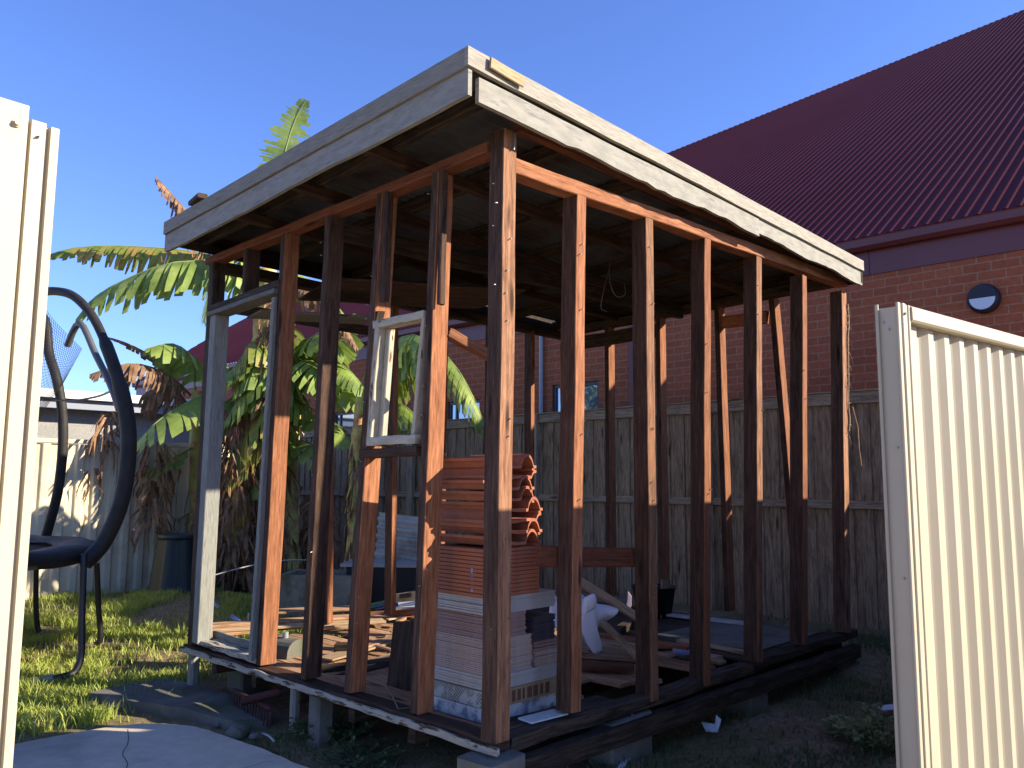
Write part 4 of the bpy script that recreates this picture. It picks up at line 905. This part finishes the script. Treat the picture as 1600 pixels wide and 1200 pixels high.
zB = pile(0.495, 0.25, zB, 0.155, 0.30, 0.0085, 13, 'tile_dark', 'charcoal tile at the top of the right stack of the pile', 'charcoal tiles of the right stack', j=.005)
zA = pile(0.215, 0.265, zA, 0.24, 0.38, 0.0075, 14, 'tile_pink', 'pinkish tile in the upper left stack of the pile', 'pink tiles of the upper left stack', j=.004)
zz = max(zA, zB)
zA2 = pile(0.20, 0.26, zA, 0.47, 0.42, 0.0105, max(1, int(round((0.83 - zA) / 0.011))), 'tile_white', 'off-white tile spanning both stacks under the terracotta tiles', 'off-white tiles under the terracotta', j=.006)
z = zA2 + 0.001
z = pile(0.185, 0.26, z, 0.36, 0.40, 0.0165, 12, 'terracotta', 'flat terracotta tile in the dense stack in the shed corner', 'flat terracotta tiles', nm='terracotta_tile', j=.004, gapz=0.0022)
# curved interlocking tiles
def curved(x0, y0, z0, lx, ly, flip, label):
    mb = MB(); n_ = 60
    def prof(t):
        if t < 0.10: return 0.030 * (1 - (t / .10) ** 3)
        if t < 0.70: return 0.004 * math.sin((t - .1) * 10)
        if t < 0.94: return 0.056 * max(0, math.sin(math.pi * (t - .70) / .24)) ** 0.55
        return 0.0
    top = []; bot = []
    for i in range(n_ + 1):
        t = i / n_; tt = 1 - t if flip else t; h = prof(tt)
        top.append(Vector((x0 + lx * t, 0, z0 + 0.014 + h))); bot.append(Vector((x0 + lx * t, 0, z0 + h)))
    out = bot + top[::-1]
    V = [v + Vector((0, y0, 0)) for v in out] + [v + Vector((0, y0 + ly, 0)) for v in out]; N = len(out)
    F = [(i, (i + 1) % N, N + (i + 1) % N, N + i) for i in range(N)]
    mb.idx(V, F)
    for i in range(n_):
        mb.face([bot[i] + Vector((0, y0, 0)), bot[i + 1] + Vector((0, y0, 0)), top[i + 1] + Vector((0, y0, 0)), top[i] + Vector((0, y0, 0))])
        mb.face([bot[i] + Vector((0, y0 + ly, 0)), top[i] + Vector((0, y0 + ly, 0)), top[i + 1] + Vector((0, y0 + ly, 0)), bot[i + 1] + Vector((0, y0 + ly, 0))])
    # interlocking rib down one edge
    ex_ = x0 + (lx - 0.03 if not flip else 0.01); mb.box((ex_, y0, z0 - 0.012), (ex_ + 0.016, y0 + ly, z0 - .0005))
    single(mb, 'terracotta_tile', 'terracotta', label, 'tile', (x0 + lx / 2, y0 + ly / 2, z0), 'curved terracotta roof tiles')
labs = ['lowest curved terracotta tile, resting on the flat ones', 'second curved terracotta tile from the bottom of the curved ones', 'third curved terracotta tile from the bottom of the curved ones', 'fourth curved terracotta tile from the bottom of the curved ones', 'fourth curved terracotta tile from the top of the pile', 'third curved terracotta tile from the top of the pile', 'second curved terracotta tile from the top of the pile', 'curved terracotta tile on the very top of the pile']
z += 0.012
for i, lb in enumerate(labs):
    dx_ = [0.03, .035, .03, .04, 0.0, -.02, 0.0, -0.015][i]
    curved(0.175 + dx_ + R(-.004, .004), 0.26 + R(-.01, .01), z, 0.35, 0.40, i in (2, 6), lb); z += 0.052
single(MB().beam((0.19, 0.36, 0.855), (0.19, 0.362, 0.965), 0.004, 0.014, up=(0, 1, 0)), 'tag_strip', 'blue_plastic', 'small pale blue strip hanging on the flat terracotta tiles', 'strip', (0.19, 0.36, 0.85))

# ------------------------------------------------------------------ debris on the shed floor
FZ = 0.274
def plank(A, B, w_, h_, m, label, cat='plank', name='plank', up=(0, 0, 1), jit=0.002):
    return single(MB().beam(A, B, w_, h_, up=up, jit=jit), name, m, label, cat, tuple(A), None)
def onfloor(px, py, z):
    v = CF + CR * ((px - 800) / FPX) + CU * ((600 - py) / FPX); t = (z - CAM.z) / v.z; return CAM + v * t
# stacked boards near the doorway
for i, (a, b, m_, lb) in enumerate((((325, 992), (640, 960), 'board', 'long bare board lying across the sunny shed floor, lowest'), ((330, 984), (600, 970), 'pine', 'pale long board lying across the sunny shed floor, middle'), ((330, 977), (560, 963), 'board', 'long bare board lying across the sunny shed floor, farthest'))):
    plank(onfloor(*a, FZ + .02 + .02 * i), onfloor(*b, FZ + .02 + .02 * i), 0.14, 0.02, m_, lb)
plank(onfloor(425, 956, FZ + .05), onfloor(560, 950, FZ + .05), 0.2, 0.02, 'board', 'wide board at the back edge of the sunny shed floor')
plank(onfloor(508, 1030, FZ + .02), onfloor(612, 1000, FZ + .05), 0.13, 0.012, 'pine', 'bright offcut lying between the two middle left studs')
plank(onfloor(570, 1040, FZ + .015), onfloor(690, 1000, FZ + .03), 0.10, 0.018, 'pine', 'bright board end beside the tile pile')
plank(onfloor(560, 1012, FZ + .04), onfloor(655, 988, FZ + .06), 0.10, 0.018, 'board', 'loose board crossing the pile of offcuts')
plank(onfloor(500, 1045, FZ + .015), onfloor(640, 1030, FZ + .02), 0.09, 0.03, 'ruin', 'dark rotten board lying at the foot of the left wall')
for i in range(16):
    a = onfloor(R(520, 660), R(950, 1022), FZ + .02 + R(0, .03)); an = R(0, 3.14); l = R(.06, .22)
    plank(a, a + Vector((math.cos(an) * l, math.sin(an) * l, R(-.01, .03))), R(.03, .08), R(.008, .02), random.choice(('pine', 'board', 'board', 'stud')), 'small loose timber offcut scattered on the sunlit shed floor', 'offcut', 'offcut')['group'] = 'offcuts on the sunlit floor'
pb = [o_ for o_ in sc.objects if o_.name.startswith('offcut')]
# lump of concrete with a pipe
lc = thing('concrete_lump', 'grey green rounded concrete lump with a short pipe stub on the floor', 'concrete lump', tuple(onfloor(443, 1018, FZ)))
mb = MB(); c0 = onfloor(424, 1020, FZ); c1 = onfloor(466, 1026, FZ); T = (c1 - c0); S = T.cross(Vector((0, 0, 1))).normalized()
arc = [S * (0.10 * math.cos(math.pi * k / 10)) + Vector((0, 0, 0.105 * math.sin(math.pi * k / 10) ** .7)) for k in range(11)]
mb.prism([c0 + q for q in arc], T); part('body', mb, 'concrete_old', lc)
part('pipe_stub', MB().tube([lerp(c0, c1, .5) + Vector((0, 0, .10)), lerp(c0, c1, .5) + Vector((0, 0, .14))], .02, 10), 'galv', lc)
# lump block
single(MB().beam(onfloor(524, 1014, FZ + .04), onfloor(545, 1014, FZ + .04), .09, .07, jit=.003), 'wood_block', 'ruin', 'small brown wooden block behind the middle left stud', 'block', tuple(onfloor(535, 1014, FZ)))
# pallet-like boards at the back: white box, striped bottle box
a = onfloor(605, 953, FZ + 0.03); 
wb = thing('slotted_board', 'pale sunlit upright board with a dark rectangular slot', 'board', tuple(a))
P4 = [pt(606, 950, 7.3), pt(650, 944, 7.05), pt(650, 924, 7.05), pt(606, 931, 7.3)]
mb = MB(); mb.prism(P4, CF * 0.03); part('board', mb, 'pine', wb)
mb = MB(); mb.prism([pt(624, 935, 7.17), pt(641, 933, 7.08), pt(641, 926, 7.08), pt(624, 928, 7.17)], CF * -0.004); part('slot', mb, 'black_plastic', wb)
bb = thing('bottle', 'green glass bottle lying on the boards behind the third left stud', 'bottle', tuple(pt(572, 950, 6.9)))
part('body', MB().tube([pt(572, 952, 6.9), pt(590, 948, 6.9), pt(604, 945, 6.9)], .04, 14), 'bottle', bb); part('neck', MB().tube([pt(604, 945, 6.9), pt(614, 943, 6.9)], [.03, .015], 12), 'bottle', bb)
bb = thing('bottle', 'dark blue bottle lying on the boards beside the green one', 'bottle', tuple(pt(590, 955, 6.8)))
part('body', MB().tube([pt(588, 953, 6.8), pt(612, 947, 6.8)], .035, 14), 'bottle_blue', bb); part('neck', MB().tube([pt(612, 947, 6.8), pt(622, 944, 6.8)], [.028, .013], 12), 'bottle_blue', bb)
mb = MB()
for k in range(2):
    q = [pt(603, 962 - k * 8, 6.75), pt(650, 958 - k * 6, 6.6), pt(650, 948 - k * 5, 6.9), pt(612, 952 - k * 6, 7.1)]; mb.prism([v + Vector((0, 0, .01 * k)) for v in q], (0, 0, .012))
single(mb, 'plaster_sheet', 'cloth', 'broken white plaster sheet lying beside the slotted board', 'plaster sheet', tuple(pt(630, 955, 6.8)))
single(MB().tube([pt(548, 955, 7.2), pt(556, 949, 7.2), pt(575, 948, 7.2)], [.05, .07, .06], 10), 'plaster_lump', 'pine', 'rounded pale timber end beside the fourth left stud', 'timber', tuple(pt(556, 955, 7.2)))
single(MB().tube(catmull([pt(565, 962, 6.6), pt(600, 960, 6.6), pt(640, 957, 6.5), pt(660, 953, 6.5)], 4), .03, 8), 'timber_pole', 'stud', 'round brown pole lying across the sunny end of the floor', 'pole', tuple(pt(565, 965, 6.6)))
# dark upright panel by the tile pile
plank(onfloor(632, 1078, FZ), onfloor(640, 1078, FZ) + Vector((0.05, 0.06, 0.34)), 0.30, 0.012, 'ruin', 'dark thin panel leaning upright left of the tile pile', 'panel', 'thin_panel', up=(1, 0, 0), jit=0)
# right-hand interior: battens, boards
plank(pt(906, 908, 5.0), pt(1004, 970, 5.3), 0.022, 0.055, 'pine', 'pale orange batten sloping down behind the second right stud', 'batten', 'timber_batten')
plank(pt(941, 972, 4.9), pt(1004, 1034, 4.6), 0.022, 0.045, 'paling', 'grey batten sloping down to the foot of the second right stud', 'batten', 'timber_batten')
plank(pt(935, 992, 5.4), pt(1078, 1012, 5.0), 0.08, 0.02, 'stud', 'reddish board lying on the dark floor behind the second right stud')
plank(onfloor(900, 1040, FZ + .03), onfloor(990, 1042, FZ + .03), 0.11, 0.025, 'redboard', 'red brown board lying on the shaded floor right of the tile pile')
plank(onfloor(880, 1022, FZ + .02), onfloor(1000, 1030, FZ + .02), 0.06, 0.03, 'board', 'narrow board lying across the shaded floor')
plank(onfloor(960, 990, FZ + .05), onfloor(1010, 960, FZ + .05), 0.07, 0.05, 'ruin', 'dark beam end lying behind the white plastic shape')
plank(onfloor(1040, 960, FZ + .02), onfloor(1172, 975, FZ + .02), 0.10, 0.02, 'whiteboard', 'white painted board lying along the far edge of the floor')
plank(onfloor(1062, 1000, FZ + .012), onfloor(1175, 1022, FZ + .012), 0.07, 0.018, 'pine', 'pale board lying near the right wall of the shed')
plank(onfloor(1000, 1010, FZ + .02), onfloor(1080, 1008, FZ + .02), 0.12, 0.018, 'board', 'broad board lying beside the blue bowl')
single(MB().beam((2.6, 0.6, FZ + .004), (3.6, 0.6, FZ + .004), 0.8, 0.008, jit=.0), 'floor_sheet', 'concrete_old', 'grey flooring sheet lying at the far right of the shed floor', 'sheet', (3.1, 0.6, FZ))
single(MB().beam((0.30, 0.12, 0.302), (0.52, 0.10, 0.304), 0.10, 0.008, jit=.001), 'offcut', 'cloth', 'pale flat offcut lying just right of the corner post', 'offcut', (0.4, 0.12, 0.3))
c = onfloor(1068, 1026, FZ + .0)
single(MB().lathe(c, [(0.0, 0.0), (0.04, 0.004), (0.062, .02), (.070, .045), (.066, .045), (.055, .022), (.03, .01), (0, .008)], 20), 'bowl', 'blue_plastic', 'small pale blue bowl on the shaded shed floor', 'bowl', tuple(c), smooth=True)
bk = thing('bucket', 'dark open bucket standing behind the third right stud', 'bucket', tuple(onfloor(1022, 955, FZ)))
c = onfloor(1022, 962, FZ); part('body', MB().lathe(c, [(0.0, 0), (0.14, 0), (0.18, 0.24), (0.19, 0.24), (.175, .23), (.135, .02), (0, .02)], 24), 'black_plastic', bk)
plank(onfloor(1038, 965, FZ), onfloor(1038, 965, FZ) + Vector((.03, 0, .30)), 0.12, 0.02, 'paling', 'small grey board standing upright by the dark bucket', 'board', 'small_board', up=(0, 1, 0))
# white plastic toy shell
wp = thing('plastic_rocker', 'white moulded plastic shape with rounded lobes beside the tile pile', 'plastic shape', tuple(onfloor(900, 1010, FZ)))
def lobe(poly, d, th, name):
    mb = MB(); P = [pt(x, y, d) for x, y in poly]; P = catmull(P + [P[0]], 4)[:-1]; n_ = len(P); cen = sum(P, Vector()) / n_
    layers = [(0.80, -th / 2), (0.94, -th * .38), (1, -th * .12), (1, th * .12), (0.94, th * .38), (0.80, th / 2)]
    V = [cen + (q - cen) * s_ + CF * o_ for s_, o_ in layers for q in P]
    F = [(i * n_ + k, i * n_ + (k + 1) % n_, (i + 1) * n_ + (k + 1) % n_, (i + 1) * n_ + k) for i in range(5) for k in range(n_)] + [tuple(range(n_ - 1, -1, -1)), tuple(5 * n_ + k for k in range(n_))]
    mb.idx(V, F, None, True); part(name, mb, 'white_plastic', wp)
lobe([(912, 935), (925, 930), (932, 943), (948, 946), (966, 952), (958, 960), (943, 968), (932, 980), (938, 1000), (940, 1014), (930, 1021), (921, 1012), (912, 995), (906, 970)], 5.0, 0.10, 'front_lobe')
lobe([(856, 930), (864, 925), (872, 940), (880, 948), (912, 930), (916, 960), (912, 1004), (880, 1008), (870, 985), (862, 960)], 5.1, 0.12, 'body')
lobe([(862, 900), (866, 886), (872, 925), (880, 955), (860, 960), (853, 940), (857, 925)], 5.2, 0.06, 'upper_lobe') if 0 else None
lobe([(858, 958), (860, 935), (858, 926), (864, 925), (872, 936), (880, 952), (870, 962)], 5.15, 0.08, 'upper_lobe')
lobe([(915, 958), (914, 940), (922, 930), (930, 929), (932, 945), (925, 952)], 4.9, 0.05, 'ear_lobe')
single(MB().prism([pt(982, 925, 6.1), pt(987, 932, 6.1), pt(987, 946, 6.1), pt(982, 957, 6.1), pt(978, 955, 6.1), pt(981, 940, 6.1)], CF * .03), 'plastic_fin', 'white_plastic', 'small curved white plastic piece in the dark beyond the white shape', 'plastic piece', tuple(pt(982, 957, 6.1)))

# ------------------------------------------------------------------ outside the shed, near side
rk = thing('garden_rake', 'faded red rake leaning with its handle on the shed floor', 'rake', (-0.05, 1.95, 0.1))
h0 = onfloor(378, 1096, 0.14); h1 = onfloor(640, 1018, FZ + .06)
h1 = Vector((0.62, 1.30, 0.36))
part('handle', MB().tube([h0, lerp(h0, h1, .3), h1], 0.017, 10), 'handle_dark', rk)
part('socket', MB().tube([h0, lerp(h0, h1, .22)], 0.023, 10), 'red_paint', rk)
hb = MB(); a = onfloor(366, 1078, 0.13); b = onfloor(425, 1108, 0.13); hb.beam(a, b, 0.03, 0.02); part('head', hb, 'red_paint', rk)
for k in range(14):
    q = lerp(a, b, (k + .3) / 13.6); part('tine', MB().tube([q, q + Vector((-.01, -.01, -.05)), q + Vector((-.012, -.012, -.10))], .004, 6), 'red_paint', rk)
for i, (px, py, s_) in enumerate(((372, 1144, .07), (345, 1130, .04), (398, 1150, .03), (235, 1072, .03), (255, 1082, .025), (380, 1072, .05))):
    c = onfloor(px, py, 0.02); mb = MB(); N = 10
    V = []; 
    for j in range(6):
        for k in range(N):
            th = math.pi * j / 5; ph = 6.283 * k / N; v = Vector((math.sin(th) * math.cos(ph), math.sin(th) * math.sin(ph), math.cos(th) * .6)); v *= s_ * (1 + .35 * noise.noise(v * 2 + Vector((i * 7, 0, 0)))); V.append(c + v)
    mb.idx(V, [(j * N + k, j * N + (k + 1) % N, (j + 1) * N + (k + 1) % N, (j + 1) * N + k) for j in range(5) for k in range(N)])
    single(mb, 'stone', 'concrete_old', ['pale rubble lump at the edge of the concrete path', 'small flat stone left of the pale rubble lump', 'smallest stone right of the pale rubble lump', 'small pebble on the broken slab, left', 'small pebble on the broken slab, right', 'grey stone under the shed doorway, behind the rake'][i], 'stone', tuple(c))
single(MB().tube(catmull([onfloor(410, 1146, .02), onfloor(420, 1150, .025), onfloor(428, 1158, .02)], 4), .006, 6), 'dry_stem', 'wire', 'short pale curved stem lying on the soil by the path', 'stem', tuple(onfloor(410, 1146, .02)))
pp = MB(); A = [pt(1096, 1128, 4.55), pt(1103, 1142, 4.5), pt(1121, 1143, 4.45), pt(1121, 1132, 4.48)]
pp.face(A); pp.face([v + Vector((0, 0, -.004)) for v in A[::-1]]); B_ = [pt(1121, 1143, 4.45), pt(1127, 1124, 4.5), pt(1119, 1117, 4.5), pt(1117, 1132, 4.48)]; pp.face(B_); pp.face([v + Vector((0, 0, -.004)) for v in B_[::-1]])
single(pp, 'paper_scrap', 'paper', 'folded white paper scrap on the dark soil right of the shed', 'paper', tuple(pt(1110, 1143, 4.5)))
plank(onfloor(966, 1204, 0.02), onfloor(982, 1182, 0.03), 0.03, 0.008, 'whiteboard', 'short bluish white strip on the soil at the bottom edge', 'strip', 'strip', jit=0)
plank(onfloor(1375, 1107, .05), onfloor(1402, 1104, .06), 0.09, 0.008, 'paper', 'pale flat scrap on the soil beside the right fence post', 'scrap', 'scrap', jit=0)
plank(onfloor(868, 1203, .01), onfloor(890, 1203, .02), 0.03, 0.01, 'cloth', 'tiny pale chip at the bottom edge below the shed', 'chip', 'chip', jit=0)
lo = MB(); a = onfloor(1248, 1016, .14); b = onfloor(1312, 1036, .10); lo.tube(catmull([a, lerp(a, b, .4) + Vector((0, 0, .02)), lerp(a, b, .75), b], 4), [.05, .052, .05, .05, .048, .048, .046, .044, .042, .04, .036, .03, .02], 10); single(lo, 'log', 'paling', 'short grey log lying beyond the far corner of the shed', 'log', tuple(a))
ho = MB(); ho.tube(catmull([onfloor(1120, 1030, .25), onfloor(1150, 1040, .2), onfloor(1168, 1070, .12), onfloor(1165, 1100, .04), onfloor(1130, 1092, .02), onfloor(1085, 1082, .02)], 5), .011, 8); single(ho, 'hose', 'black_plastic', 'black hose curling out under the right wall of the shed', 'hose', tuple(onfloor(1165, 1100, .0)))
for i, P_ in enumerate((((600, 1068), (612, 1085), (622, 1108)), ((622, 1108), (640, 1106), (655, 1104)), ((1148, 1068), (1140, 1085), (1090, 1092)), ((1115, 1125), (1130, 1105), (1160, 1096)), ((668, 1165), (672, 1140), (674, 1120)), ((865, 1180), (900, 1166), (985, 1176)))):
    single(MB().tube(catmull([onfloor(x, y, .3 if i < 2 else .04) for x, y in P_], 5), .004, 5), 'straw', 'twig', ['thin pale twig lying over the left bottom plate', 'second thin twig end on the left bottom plate', 'curved dry stem under the third right stud', 'dry stem arching over the paper scrap', 'dry stem hanging below the left bottom plate', 'long thin creeper stem across the front soil'][i], 'twig', tuple(onfloor(*P_[0], .04)))
single(MB().tube(catmull([(0.98, 0.03, .22), (0.98, 0.02, .17), (0.985, 0.02, .12)], 3), .004, 5), 'tie_wire', 'wire', 'tiny wire hanging in front of the concrete block under the shed', 'wire', (0.98, .03, .22))

# ------------------------------------------------------------------ plants
def weed(c, n_, h, r, m, label, name='weed', ls=0.03, cat='weed'):
    mb = MB(); c = Vector(c)
    t = thing(name, label, cat, tuple(c))
    st = MB()
    for i in range(n_):
        a = R(0, 6.28); rad = r * math.sqrt(R(0, 1)); top = c + Vector((rad * math.cos(a), rad * math.sin(a), h * R(.4, 1) * (1 - .4 * rad / r))); b = c + Vector((rad * .4 * math.cos(a), rad * .4 * math.sin(a), 0)); midp = lerp(b, top, .5) + Vector((R(-.02, .02), R(-.02, .02), 0))
        st.tube([b, midp, top], .0022, 4, cap=False)
        for k in range(10):
            q = lerp(b, top, R(.3, 1.05)); d_ = Vector((R(-1, 1), R(-1, 1), R(-.2, .8))).normalized(); sd_ = d_.cross(Vector((R(-.3, .3), R(-.3, .3), 1))).normalized(); l = ls * R(.5, 1.3)
            mb.face([q, q + d_ * l * .5 + sd_ * l * .32, q + d_ * l + Vector((0, 0, -l * .15)), q + d_ * l * .5 - sd_ * l * .32])
    part('stem', st, m, t); part('foliage', mb, m, t)
def gz(px, py):
    q = onfloor(px, py, 0.0); return Vector((q.x, q.y, gh(q.x, q.y)))
weed(gz(1375, 1168), 60, .26, .22, 'weed_pale', 'low pale green bushy weed at the foot of the right fence post', ls=.045)
weed(gz(1318, 1148), 16, .14, .12, 'weed_pale', 'small weed with pale broad leaves left of the bushy weed', ls=.05)
weed(gz(1245, 1060), 26, .20, .20, 'weed', 'broad leaved weed near the far right corner of the shed', ls=.05)
weed(gz(1300, 985), 30, .45, .25, 'weed', 'tall spindly weed growing against the paling fence', ls=.04)
weed(gz(1220, 940), 30, .5, .25, 'weed', 'climbing weed behind the right wall of the shed', ls=.04)
weed(gz(520, 1150), 90, .14, .26, 'weed', 'low dark green ground weed under the left wall of the shed', ls=.03)
weed(gz(560, 1185), 60, .10, .24, 'weed', 'dark green clover patch at the bottom edge left of the corner pier', ls=.025)
weed(gz(930, 1160), 60, .13, .26, 'weed', 'feathery weed growing before the concrete block on the right', ls=.03)
weed(gz(850, 1190), 40, .12, .16, 'weed', 'small green weed clump at the corner pier', ls=.03)
weed(gz(1130, 1085), 24, .12, .2, 'weed', 'sparse weed under the third right stud', ls=.03)
weed(gz(350, 925), 60, .28, .5, 'weed', 'shaded leafy weeds at the foot of the tallest banana plant', ls=.06)
# grass
def grass(name, label, n_, region, hmin, hmax, m, dens=None, cat='grass'):
    Vs = []; Fs = []; k = 0; rr_ = 0
    while k < n_ and rr_ < n_ * 12:
        rr_ += 1; x, y = region()
        if dens and random.random() > dens(x, y): continue
        z = gh(x, y); h = R(hmin, hmax) * (0.5 + noise.noise(Vector((x * 3, y * 3, 7))) * .9 + .4); h = max(h, .012); a = R(0, 6.28); wd = R(.0025, .005); ln_ = R(.2, .9) * h; b = R(0, 6.28)
        dx_, dy_ = math.cos(a) * wd, math.sin(a) * wd; ex_, ey_ = math.cos(b) * ln_, math.sin(b) * ln_
        i = len(Vs); Vs += [(x - dx_, y - dy_, z - .005), (x + dx_, y + dy_, z - .005), (x + ex_ * .45 + dx_ * .7, y + ey_ * .45 + dy_ * .7, z + h * .65), (x + ex_ * .45 - dx_ * .7, y + ey_ * .45 - dy_ * .7, z + h * .65), (x + ex_, y + ey_, z + h)]
        Fs += [(i, i + 1, i + 2, i + 3), (i + 3, i + 2, i + 4)]; k += 1
    me = bpy.data.meshes.new(name); me.from_pydata(Vs, [], Fs); me.materials.append(M[m]); o_ = bpy.data.objects.new(name, me); sc.collection.objects.link(o_)
    return tag(o_, label, cat, kind='stuff')
def lawn_d(x, y):
    if x > -0.1 and y < 2.95 : return 0
    if x > -0.55 and y < 3.1: return 0.04
    if x < -0.2 and y < 2.42: return 0
    v = noise.noise(Vector((x * 1.2, y * 1.2, 2))) + .5 * noise.noise(Vector((x * 4, y * 4, 1)))
    f = 1.0 if v > 0.08 else 0.10
    if 5.6 < y < 6.6: f *= .5
    return f
grass('grass', 'patchy bright green lawn grass around the trampoline', 60000, lambda: (R(-2.2, 2.3), R(2.4, 8.0)), .03, .10, 'grass', lawn_d)
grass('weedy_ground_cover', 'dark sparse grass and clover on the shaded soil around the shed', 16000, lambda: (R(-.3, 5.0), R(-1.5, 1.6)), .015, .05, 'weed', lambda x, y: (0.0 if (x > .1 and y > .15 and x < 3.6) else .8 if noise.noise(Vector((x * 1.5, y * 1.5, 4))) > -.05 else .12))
# leaf litter on the soil
def litter(name, label, n_, region, m):
    mb = MB()
    for i in range(n_):
        x, y = region(); z = gh(x, y) + .006; a = R(0, 6.28); l = R(.01, .035); d_ = Vector((math.cos(a), math.sin(a), R(-.1, .3))); s_ = Vector((-math.sin(a), math.cos(a), R(-.2, .2))) * l * .3; q = Vector((x, y, z))
        mb.face([q, q + d_ * l * .5 + s_, q + d_ * l, q + d_ * l * .5 - s_])
    o_ = mb.build(name, m); tag(o_, label, 'litter', kind='stuff')
litter('leaf_litter', 'dry brown leaf litter and chips on bare lawn patches and soil', 5200, lambda: (R(-1.8, 2.2), R(2.5, 7.2)) if random.random() < .6 else (R(-.25, 4.8), R(-1.2, .6)), 'leaf_dead')
for o_ in list(sc.objects):
    if '_w' in o_: del o_['_w']
